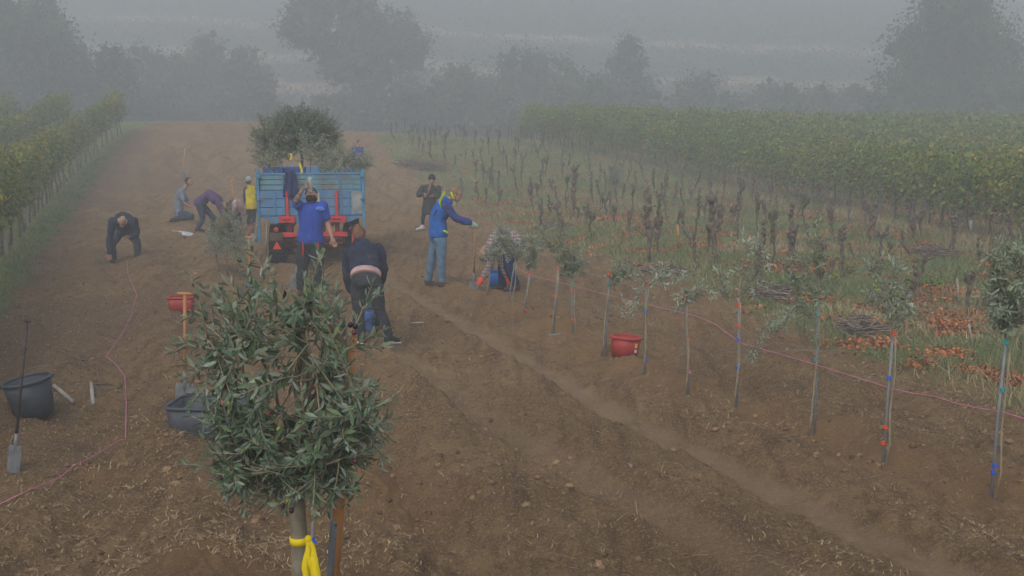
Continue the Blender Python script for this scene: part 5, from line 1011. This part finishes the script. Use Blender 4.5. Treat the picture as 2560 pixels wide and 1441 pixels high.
for u_ in (757, 795): obj('red_stripe', MB().tube(np.array([atY(u_, 606, B_[1] - .17) - B_, atY(u_ + 1, 622, B_[1] - .165) - B_, atY(u_, 638, B_[1] - .15) - B_]), [.012, .013, .011], 6).mesh('red_stripe', [mat('red_trim', (.62, .05, .035), .7, .1)]), rt_)
def bottle():
    a = atY(777, 479, B_[1] - .12); b = atY(775, 450, B_[1] - .17); d = nrm(b - a); r = thing('bottle', 'clear plastic water bottle raised to the mouth of the bearded man', 'bottle', a)
    PL = bpy.data.materials.new('clear_plastic'); PL.use_nodes = True; q = PL.node_tree.nodes['Principled BSDF']; q.inputs['Base Color'].default_value = (.75, .82, .85, 1); q.inputs['Transmission Weight'].default_value = .55; q.inputs['Roughness'].default_value = .15; q.inputs['IOR'].default_value = 1.2
    obj('body', MB().tube([d * .0, d * .03, d * .07, d * .12, d * .2, d * .235], [.014, .016, .034, .036, .036, .026], 14).mesh('body', [PL], True), r); obj('cap_ring', MB().tube([d * -.005, d * .018], [.018, .018], 12).mesh('cap_ring', [WHS], True), r)
bottle()
# bent woman, back to the lens
person('woman in navy jacket and grey leggings bending forward, seen from behind', (930, 855), dict(pelvis=(916, 707, 0), back=(912, 650, .22), neck=(903, 608, .46), head=(899, 592, .56), crown=(896, 572, .62), shL=(874, 632, .40), shR=(942, 626, .40), elL=(868, 678, .36), wrL=(880, 728, .44), elR=(957, 672, .36), wrR=(948, 712, .46), hipL=(896, 716, .0), hipR=(937, 716, 0), knL=(896, 782, .03), knR=(951, 780, .03), anL=(903, 838, 0), anR=(972, 838, .0), toeL=(900, 852, .2), toeR=(990, 852, .12)),
    dict(top=dict(name='jacket', m=NAVY, inf=.03, hood=True, fold=.022, low=-.25), legs=dict(name='leggings', m=CHAR, inf=.008, ), shoe=DSHOE, sole=WHS, hair=dict(m=HR, more=[((0, -.06, .1), (.05, .05, .05))]), build=1.08), face=(0, .8, -.6), seed=7)
obj('undershirt', vox([tubev([atY(914, 694, G(930, 855)[1] + .015) - G(930, 855), atY(915, 681, G(930, 855)[1] + .075) - G(930, 855)], [.192, .188], 20, True, (1, 0, 0), [.148, .148])], .015, 'undershirt', [cloth('pink2', (0.50, 0.33, 0.32))], 2), [o for o in bpy.data.objects if o.get('label', '').startswith('woman in navy')][0])
person('person in bright blue jeans crouching behind the bent woman', (925, 838), dict(pelvis=(930, 790, .35), neck=(908, 742, .45), head=(902, 732, .45), crown=(896, 720, .45), shL=(908, 755, .3), shR=(912, 750, .62), elL=(898, 785, .28), wrL=(890, 808, .25), elR=(900, 780, .62), wrR=(892, 806, .52), knL=(906, 800, .2), knR=(908, 800, .5), anL=(931, 832, .25), anR=(934, 830, .5), toeL=(905, 838, .2), toeR=(908, 838, .5)),
    dict(top=dict(name='sweater', m=cloth('slate', (0.06, 0.08, 0.11)), inf=.02), legs=dict(name='jeans', m=cloth('bright_jeans', (0.06, 0.13, 0.33)), inf=.02), shoe=DSHOE, hair=dict(m=HB)), face=(-.8, 0, -.5), seed=8, k=.97)
# man in blue jacket
rt2, W2, B2, H2 = person('man in bright blue jacket and pale jeans leaning on a wooden handle', (1098, 717), dict(pelvis=(1096, 590, 0), back=(1094, 548, .02), neck=(1121, 500, 0), head=(1140, 487, 0), crown=(1143, 463, 0), shL=(1115, 515, -.2), shR=(1108, 512, .18), elL=(1141, 548, -.22), wrL=(1176, 557, -.16), handL=(1190, 566, -.12), elR=(1138, 545, .2), wrR=(1170, 556, .1), handR=(1188, 572, .02), hipL=(1101, 597, -.1), hipR=(1089, 597, .1), knL=(1104, 650, -.11), knR=(1080, 648, .11), anL=(1103, 704, -.1), anR=(1071, 700, .12), toeL=(1135, 716, -.1), toeR=(1090, 712, .12)),
    dict(top=dict(name='jacket', m=cloth('navy_sleeve', (0.035, 0.055, 0.20)), inf=.024, fold=.02, low=-.12), vest=dict(name='jacket_body', m=cloth('bright_blue', (0.02, 0.13, 0.47)), hood=True, low=-.08), legs=dict(name='jeans', m=JEAN, inf=.018), shoe=BSHOE, hair=dict(m=HL), gloveL=cloth('glove', (0.30, 0.48, 0.36), dirt=((.6, .6, .58), 14, .5)), gloveR=cloth('glove', (0.3, .48, .36))), face=(.85, -.1, -.5), seed=9, k=1.0)
LIME = cloth('lime', (0.42, 0.56, 0.03))
for pts, nm in (([(1113, 480), (1106, 492), (1099, 505), (1103, 518)], 'lime_trim'), ([(1128, 480), (1131, 492), (1136, 500)], 'lime_collar'), ([(1108, 577), (1116, 580), (1119, 584)], 'lime_hem')):
    obj(nm, MB().tube([atY(u, v, B2[1] - (.205 if nm != 'lime_collar' else .09)) - B2 for u, v in pts], [.016, .022, .022, .014][:len(pts)], 7).mesh(nm, [LIME], True), rt2)
for pts in ([(1091, 525), (1087, 535), (1084, 541)], [(1115, 538), (1115, 550), (1114, 562)]): obj('zip_pocket', MB().tube([atY(u, v, B2[1] - .20) - B2 for u, v in pts], .009, 5).mesh('zip_pocket', [NAVY], True), rt2)
spade('spade', 'wooden handled spade held upright by the man in the bright blue jacket', (1188, 577), (1184, 716), -.06, -.06, None, .2, .16, hm=mat('brown_handle', (.27, .16, .085), .7, .2, 6), hr=.016, sink=.12)
# plaid person
PLD = bpy.data.materials.new('plaid_cloth'); PLD.use_nodes = True
def plaid():
    t = PLD.node_tree; N, L = t.nodes, t.links; b = N['Principled BSDF']; b.inputs['Roughness'].default_value = .95; tc = N.new('ShaderNodeTexCoord'); out = None; base = (0.30, 0.26, 0.25)
    prev = None
    for ax, sc, c in (('BANDS_DIAGONAL', 5.0, (.26, .07, .10)), ('X', 8.0, (.07, .09, .17)), ('Z', 6.0, (.40, .34, .28))):
        wv = N.new('ShaderNodeTexWave'); wv.inputs['Scale'].default_value = sc; wv.bands_direction = ax if len(ax) == 1 else 'DIAGONAL'; wv.inputs['Distortion'].default_value = 1.0
        L.new(tc.outputs['Object'], wv.inputs['Vector']); mr = N.new('ShaderNodeMapRange'); mr.inputs[1].default_value = .55; mr.inputs[2].default_value = .75; mr.inputs[4].default_value = .75; L.new(wv.outputs['Fac'], mr.inputs[0])
        m = N.new('ShaderNodeMix'); m.data_type = 'RGBA'; L.new(mr.outputs[0], m.inputs[0]); m.inputs[7].default_value = (*c, 1)
        if prev is None: m.inputs[6].default_value = (*base, 1)
        else: L.new(prev, m.inputs[6])
        prev = m.outputs[2]
    L.new(prev, b.inputs['Base Color'])
plaid()
OGL = mat('orange_glove', (0.80, 0.10, 0.035), .7, .15)
person('person in plaid shirt with orange gloves bending low behind the saplings', (1275, 728), dict(pelvis=(1290, 606, .05), back=(1262, 588, .0), neck=(1222, 612, 0), head=(1211, 634, -.02), crown=(1203, 655, -.03), shL=(1228, 612, -.18), shR=(1232, 606, .18), elL=(1226, 665, -.18), wrL=(1208, 694, -.16), handL=(1200, 706, -.16), elR=(1258, 660, .16), wrR=(1268, 692, .05), handR=(1273, 706, .02), hipL=(1291, 614, -.06), hipR=(1290, 612, .16), knL=(1268, 662, -.12), knR=(1256, 664, .2), anL=(1290, 712, -.1), anR=(1256, 714, .2), toeL=(1262, 724, -.14), toeR=(1228, 722, .16)),
    dict(top=dict(name='shirt', m=PLD, inf=.026, fold=.022), legs=dict(name='trousers', m=cloth('navy_work', (0.028, 0.045, 0.115)), inf=.024), shoe=BSHOE, hair=dict(m=HR), gloveL=OGL, gloveR=OGL), face=(-.7, -.1, -.7), seed=10)
tub('canister', 'blue canister on the soil between the plaid shirt person and the saplings', (1236, 718), 28, 44, mat('blue_canister', (.02, .12, .42), .5, .15, 8), (0, 0), .2, True, .97, 'canister', .02, False)
# beanie woman
person('person in dark coat and black beanie, looking down, behind the blue jacket man', (1062, 574), dict(pelvis=(1074, 512), back=(1074, 495), neck=(1078, 464, -.02), head=(1080, 450, -.05), crown=(1080, 432, -.04), shL=(1057, 470), shR=(1096, 470), elL=(1045, 488, -.05), wrL=(1058, 486, -.2), handL=(1066, 488, -.25), elR=(1096, 492, -.02), wrR=(1084, 492, -.2), handR=(1075, 490, -.25), hipL=(1064, 516), hipR=(1082, 516), knL=(1058, 542, -.02), knR=(1084, 542, .02), anL=(1056, 566), anR=(1082, 566, .02), toeL=(1040, 571, -.1), toeR=(1084, 571, -.2)),
    dict(top=dict(name='coat', m=cloth('dark_coat', (0.050, 0.050, 0.050)), inf=.028, low=.14), legs=dict(name='leggings', m=NAVY, inf=.004), shoe=WHS, hat=cloth('black_wool', (0.022, 0.026, 0.034)), hair=dict(m=HL)), face=(.15, -.85, -.5), seed=11, k=.96)
obj('scarf', MB().tube([atY(u, v, G(1062, 574)[1] - .17) - G(1062, 574) for u, v in ((1076, 463), (1072, 475), (1070, 487))], [.03, .028, .02], 8).mesh('scarf', [cloth('scarf', (.28, .19, .11))], True), [o for o in bpy.data.objects if o.get('label', '').startswith('person in dark coat')][0])
# far worker
person('far person in blue work jacket standing right of the trailer load', (893, 452), dict(pelvis=(891, 405), back=(890, 388), neck=(894, 368, -.03), head=(898, 358, -.05), crown=(897, 347, -.03), shL=(881, 373), shR=(905, 372), elL=(880, 388, -.02), wrL=(892, 391, -.2), elR=(908, 386, -.05), wrR=(900, 390, -.22), hipL=(886, 407), hipR=(897, 407), knL=(886, 428), knR=(897, 428), anL=(886, 447), anR=(897, 447), toeL=(886, 451, -.2), toeR=(899, 451, -.2)),
    dict(top=dict(name='jacket', m=cloth('work_blue', (0.035, 0.065, 0.24)), inf=.028, low=.06), legs=dict(name='trousers', m=DJEAN, inf=.018), shoe=DSHOE, hair=dict(m=HB)), face=(.5, -.7, -.45), seed=12)
# ================================================================== FOREGROUND OLIVE TREE
def big_olive():
    rs = RS(2024); Y0 = 3.40; s = pxs(np.array([-.66, Y0, 2.0])); X0 = atY(748, 1441, Y0)[0]; gz = zc(X0, Y0); B = np.array([X0 + .0, Y0, gz])
    r = thing('olive_tree', 'big leafy olive tree with grey trunk in the foreground', 'olive tree', B)
    W = lambda u, v, dy=0.0: atY(u, v, Y0 + dy) - B
    # trunk and pruned main branches, traced with their own depth
    tk = MB(); tk.tube([np.array([-.004, 0, -.15]), np.array([.0, 0, .1]), W(750, 1441), W(747, 1330), W(742, 1240), W(740, 1180), W(738, 1120, .01)], [.036, .032, .0285, .0275, .0262, .0255, .021], 12); obj('trunk', tk.mesh('trunk', [OBARK], True), r)
    mains = [[(739, 1130, 0), (748, 1020, .03), (750, 900, .05), (752, 790, .06), (760, 765, .06)], [(738, 1140, 0), (690, 1080, -.03), (640, 1010, -.06), (608, 940, -.08), (592, 895, -.08), (597, 852, -.09)], [(742, 1120, .01), (770, 1000, .03), (765, 900, .02), (742, 830, .0), (740, 815, .0)], [(742, 1115, .01), (800, 1000, .05), (850, 920, .06), (868, 870, .05), (835, 830, .04), (828, 795, .03)],
             [(640, 1015, -.06), (560, 900, -.05), (520, 850, -.02)], [(745, 1040, 0), (790, 940, -.05), (770, 860, -.08)], [(740, 1130, 0), (820, 1080, -.10), (900, 1040, -.12)], [(738, 1150, 0), (660, 1120, .1), (560, 1090, .14)], [(740, 1160, 0), (800, 1150, .06), (880, 1120, .12)], [(738, 1165, 0), (650, 1170, -.08), (570, 1160, -.12)], [(740, 1160, 0), (790, 1160, -.12), (850, 1150, -.16)], [(741, 1130, 0), (700, 1010, .12), (660, 900, .16)], [(741, 1120, 0), (790, 980, .14), (810, 850, .18)]]
    allp = []
    for i, m in enumerate(mains):
        P = np.array([W(*q) for q in m]); n = 9; t = np.linspace(0, len(P) - 1, n); P = np.stack([np.interp(t, range(len(P)), P[:, k]) for k in range(3)], 1); P[1:-1] += rs.normal(0, .004, (n - 2, 3)); mb = MB(); r0 = .0135 if i < 4 else .0085; mb.tube(P, np.linspace(r0, r0 * (.62 if i < 4 else .4), n), 9); obj('branch', mb.mesh('branch', [OBARK], True), r); allp.append(P)
        if i < 4: obj('cut_end', MB().tube([P[-1], P[-1] + nrm(P[-1] - P[-2]) * .002], [r0 * .62, r0 * .6], 9).mesh('cut_end', [CUT]), r)
    # leafy shoots: named ones first (they stand out against the field), then filling ones
    shoots = [[(520, 850), (500, 760, -.02), (475, 692, -.04)], [(740, 800), (690, 720, .0), (625, 622, .02)], [(752, 790), (780, 710, -.03), (800, 636, -.05)], [(765, 800), (775, 730, .05), (828, 700, .1)], [(868, 860), (900, 790, .02), (930, 712, .03)], [(905, 775), (925, 755, .02), (950, 735, .02)], [(880, 870, -.02), (920, 868, -.03), (960, 866, -.04)], [(860, 880), (920, 845, -.02), (965, 822, -.04)],
              [(640, 780), (560, 700, .03), (555, 715, .03)], [(560, 900), (470, 860, -.03), (435, 880, -.04)], [(560, 820), (490, 780, .0), (470, 795, .02)], [(900, 1040), (945, 1015, -.12), (980, 1000, -.12)], [(880, 1120), (935, 1090, .05), (965, 1045, .05)], [(570, 1160), (505, 1165, -.1), (455, 1160, -.1)], [(560, 1090), (520, 1060, .1), (478, 1040, .1)], [(560, 1160), (520, 1110, -.1), (495, 1075, -.12)], [(850, 1150), (915, 1150, -.05), (950, 1170, -.05)], [(850, 1150), (880, 1210, -.14), (890, 1240, -.15)], [(745, 1160), (720, 1230, -.12), (715, 1275, -.12)], [(780, 1160), (830, 1220, -.14), (870, 1235, -.14)], [(640, 1170), (600, 1215, -.1), (580, 1240, -.1)], [(800, 1140), (920, 1090, -.1), (950, 1130, -.1)]]
    TW = []; tm = []
    for m in shoots:
        P = np.array([W(*q) for q in m]); n = 7; t = np.linspace(0, len(P) - 1, n); TW.append(np.stack([np.interp(t, range(len(P)), P[:, k]) for k in range(3)], 1)); tm.append(1)
    # fill: denser in the lower two thirds of the crown
    outline = [(640, 640, 860), (700, 560, 905), (760, 510, 935), (830, 470, 930), (900, 455, 955), (980, 470, 970), (1040, 490, 965), (1100, 510, 960), (1160, 500, 945), (1210, 545, 900), (1250, 600, 870)]
    oy = [o[0] for o in outline]; ol = [o[1] for o in outline]; orr = [o[2] for o in outline]; cnt = 0
    while cnt < 205:
        v = rs.uniform(655, 1252); dens_ = np.interp(v, [640, 740, 800, 880, 960, 1050, 1180, 1250], [.02, .17, .38, .55, .8, 1, 1, .65])
        if rs.rand() > dens_: continue
        if 840 < v < 965 and rs.rand() < .25: continue
        l, q = np.interp(v, oy, ol), np.interp(v, oy, orr); u = rs.uniform(l + 14, q - 14); hw = (q - l) / 2 / s; x = (u - (l + q) / 2) / s
        if 852 < u < 905 and 850 < v < 965: continue
        if u > 862 and v < 868: continue
        dy = rs.uniform(-1, 1) * math.sqrt(max(0.0, 1 - (x / hw) ** 2)) * .27; E = W(u, v, dy)
        ap = allp[rs.randint(len(allp))]; best = None
        for _ in range(7):
            ap = allp[rs.randint(len(allp))]; k = rs.randint(3, 9); d = np.linalg.norm(ap[k] - E)
            if best is None or d < best[0]: best = (d, ap[k])
        if best[0] < .05: continue
        st = best[1]; d = E - st; L = np.linalg.norm(d); st2 = E - d / L * min(L, rs.uniform(.10, .19)); mid = (st + st2) / 2 + rs.normal(0, .012, 3); tip = E + nrm(d / L + np.array([0, 0, .25]) + rs.normal(0, .25, 3)) * .05
        TW.append(np.array([st, mid, st2, (st2 + E) / 2 + rs.normal(0, .006, 3), E, tip])); tm.append(0); cnt += 1
    mb = MB()
    for P, k in zip(TW, tm): mb.tube(P, np.linspace(.0038 if k else .003, .0012, len(P)), 6)
    obj('twigs', mb.mesh('twigs', [TWIG], True), r)['kind'] = 'stuff'
    C, D, U, Ls = [], [], [], []
    for P, k in zip(TW, tm):
        Q = P if k else P[1:]
        a = twig_leaves(Q, rs,   .021 if k else .0165, .047, .75, .12)
        C.append(a[0]); D.append(a[1]); U.append(a[2]); Ls.append(a[3])
    C, D, U, Ls = (np.concatenate(x) for x in (C, D, U, Ls)); n = len(C); print('leaves', n)
    wd = Ls * rs.uniform(.24, .33, n); U[rs.rand(n) < .18] *= -1; Ls = Ls * rs.uniform(.75, 1.2, n)
    # the 300 leaves that show largest stand alone, the others are one part
    Dn = D / np.linalg.norm(D, axis=1, keepdims=True); view = np.array([0, 1, -.15]); S = np.cross(Dn, U); S /= np.linalg.norm(S, axis=1, keepdims=True); Nn = np.cross(S, Dn)
    score = Ls * (.25 + np.abs(Nn @ view)) * (1.4 - 1.1 * (C[:, 1] + .3)); order = np.argsort(-score); big = order[:300]; rest = order[300:]
    V, Fa = leaf_cloud(C[rest], D[rest], U[rest], Ls[rest], wd[rest], .16); o = obj('foliage', tri_mesh('foliage', V, Fa, [OLV]), r); o['kind'] = 'stuff'
    lm = []
    for k in range(6):
        mb = MB(); w_ = rs.uniform(.24, .33); bend = rs.uniform(-.12, .05); tt = np.array([0, .18, .42, .68, .88, 1.0]); ww = np.array([.12, .62, 1, .86, .42, .03]) * w_ / 2; V = []
        for t, q in zip(tt, ww): z = bend * t * t; V += [(-q, t, z + q * .3), (0, t, z), (q, t, z + q * .3)]
        mb.add(V, [f for i in range(5) for f in ((i * 3, i * 3 + 1, i * 3 + 4, i * 3 + 3), (i * 3 + 1, i * 3 + 2, i * 3 + 5, i * 3 + 4))]); lm.append(mb.mesh('leaf', [OLVL[k % 3]], True))
    for i in big:
        o = obj('leaf', lm[rs.randint(6)], r); M = Matrix(np.stack([S[i], Dn[i], np.cross(S[i], Dn[i])], 1).tolist()); o.matrix_local = Matrix.Translation(C[i].tolist()) @ M.to_4x4() @ Matrix.Scale(float(Ls[i]), 4)
    FR = {'black': mat('ripe_olive', (.018, .014, .022), .3, .2, 20, spec=.5), 'plum': mat('plum_olive', (.10, .025, .04), .35, .3, 20, spec=.5), 'green': mat('lime_olive', (.36, .42, .05), .35, .2, 20, spec=.5), 'rose': mat('rosy_olive', (.34, .11, .12), .35, .3, 20, spec=.5)}
    for u, v, c in ((876, 812, 'black'), (888, 816, 'black'), (886, 832, 'plum'), (557, 1008, 'rose'), (570, 1009, 'green'), (664, 1027, 'green'), (670, 1034, 'rose'), (552, 1196, 'plum'), (566, 1186, 'plum'), (887, 1153, 'plum'), (707, 1264, 'plum'), (729, 1277, 'black'), (722, 1255, 'green'), (697, 1074, 'green')):
        c0 = W(u, v, -.14); mb = MB(); z = np.array([-.0095, -.0075, -.003, .002, .006, .0088]); mb.tube(c0 + np.stack([z * .1, z * 0, z], 1), [.002, .0055, .0078, .008, .006, .002], 10); o = obj('olive', mb.mesh('olive', [FR[c]], True), r); obj('stalk', MB().tube([c0 + np.array([0, 0, .008]), c0 + np.array([.006, .02, .035])], .0012, 5).mesh('stalk', [TWIG]), o)
    return r, B, W
OLVL = [mat('olive_leaf_%d' % i, c, .5, .2, 3, back=(0.27, 0.335, 0.24), spec=.4, trans=.1) for i, c in enumerate(((0.14, 0.205, 0.105), (0.20, 0.255, 0.13), (0.11, 0.175, 0.09)))]
BO, BB, BW = big_olive()
# yellow ribbon round its trunk
def trunk_ribbon():
    b = BW(747, 1350) + BB; r = thing('ribbon', 'yellow ribbon tied round the trunk of the foreground olive', 'ribbon', b); mb = MB(); mb.tube([(0, 0, -.012), (0, 0, .012)], [.0305, .0305], 16); obj('loop', mb.mesh('loop', [TIES['yellow']], True), r)
    for x0, x1, ln, w_, ty in ((.036, .055, .115, .011, -.01), (.030, .028, .15, .008, -.015), (.034, .075, .19, .010, -.02)):
        V = []; n = 9
        for i in range(n): t = i / (n - 1); x = x0 + (x1 - x0) * t ** .8 + .004 * math.sin(t * 8); ww = w_ * (.6 + .9 * math.sin(min(1, t * 1.3) * 2.2)); V += [(x - ww, -.02 + ty * t + .006 * math.sin(t * 7), .008 - ln * t), (x + ww, -.016 + ty * t - .005 * math.sin(t * 6), .008 - ln * t)]
        V = np.array(V); V = np.concatenate([V, V + np.array([0, .0015, 0])]); m = 2 * n; Fc = []
        for i in range(n - 1): a = 2 * i; Fc += [(a, a + 1, a + 3, a + 2), (m + a, m + a + 2, m + a + 3, m + a + 1), (a, a + 2, m + a + 2, m + a), (a + 1, m + a + 1, m + a + 3, a + 3)]
        mb = MB(); mb.add(V, Fc); obj('tail', mb.mesh('tail', [TIES['yellow']], True), r)
    mb = MB(); mb.add(*ell(np.array([.034, -.012, .008]), np.eye(3), (.013, .011, .014), 10, 8)); obj('knot', mb.mesh('knot', [TIES['yellow']], True), r)
trunk_ribbon()
# spade standing behind the olive: orange ash shaft, long grey straps
def front_spade():
    Y = 3.62; tp, bt = atY(880, 842, Y), atY(834, 1441, Y); d = nrm(tp - bt); g = bt.copy()
    t = 0.0
    while (bt - d * t)[2] > zc(bt[0], Y) - .0 and t < 2: t += .02
    E = bt - d * (t + .22); r = thing('spade', 'orange handled spade with long grey steel straps beside the foreground olive', 'spade', E); R = frame_to(d, (1, .15, 0)); L = np.linalg.norm(tp - E)
    def part(n, mb, m, sm=True): mb.v = [np.asarray(v) @ R.T for v in mb.v]; obj(n, mb.mesh(n, [m], sm), r)
    zs = np.linalg.norm(atY(838, 1295, Y) - E)
    mb = MB(); mb.tube([(0, 0, .25), (0, 0, zs), (0, 0, (L + zs) / 2), (0, 0, L)], [.021, .0205, .0195, .019], 14); part('shaft', mb, WOODO)
    mb = MB(); mb.tube([(-.008, -.004, .2), (-.009, -.005, zs - .05), (-.009, -.005, zs - .012), (-.009, -.005, zs)], [.019, .0172, .0165, .011], 12); part('strap', mb, SPST)
    mb = MB(); mb.add(*ell(np.array([-.006, -.0225, zs - .018]), np.eye(3), (.004, .003, .004), 8, 6)); part('rivet', mb, DKST)
    mb = MB(); mb.add(*ell(np.array([0, 0, L]), np.eye(3), (.0188, .0188, .009), 12, 8)); part('shaft_end', mb, WOODO)
    mb = MB(); mb.box((0, 0, .07), (.19, .008, .36), taper=1.0); part('blade', mb, SPST, False); mb = MB(); mb.tube([(0, 0, .12), (0, 0, .28)], [.012, .024], 10); part('socket', mb, SPST)
front_spade()
# thin stake with blue tie behind the trunk
def back_stake():
    Y = 5.2; a = atY(780, 1395, Y); b = atY(783, 1240, Y); d = nrm(b - a); E = a - d * ((a[2] - zc(a[0], Y)) / d[2] + .1); r = thing('support_stake', 'thin grey stake with blue tie right behind the foreground olive trunk', 'stake', E); obj('pole', MB().tube([E * 0, (b - E)], [.008, .007], 7).mesh('pole', [STAKE], True), r); tie(r, atY(781, 1350, Y) - E, 'blue', .013)
back_stake()
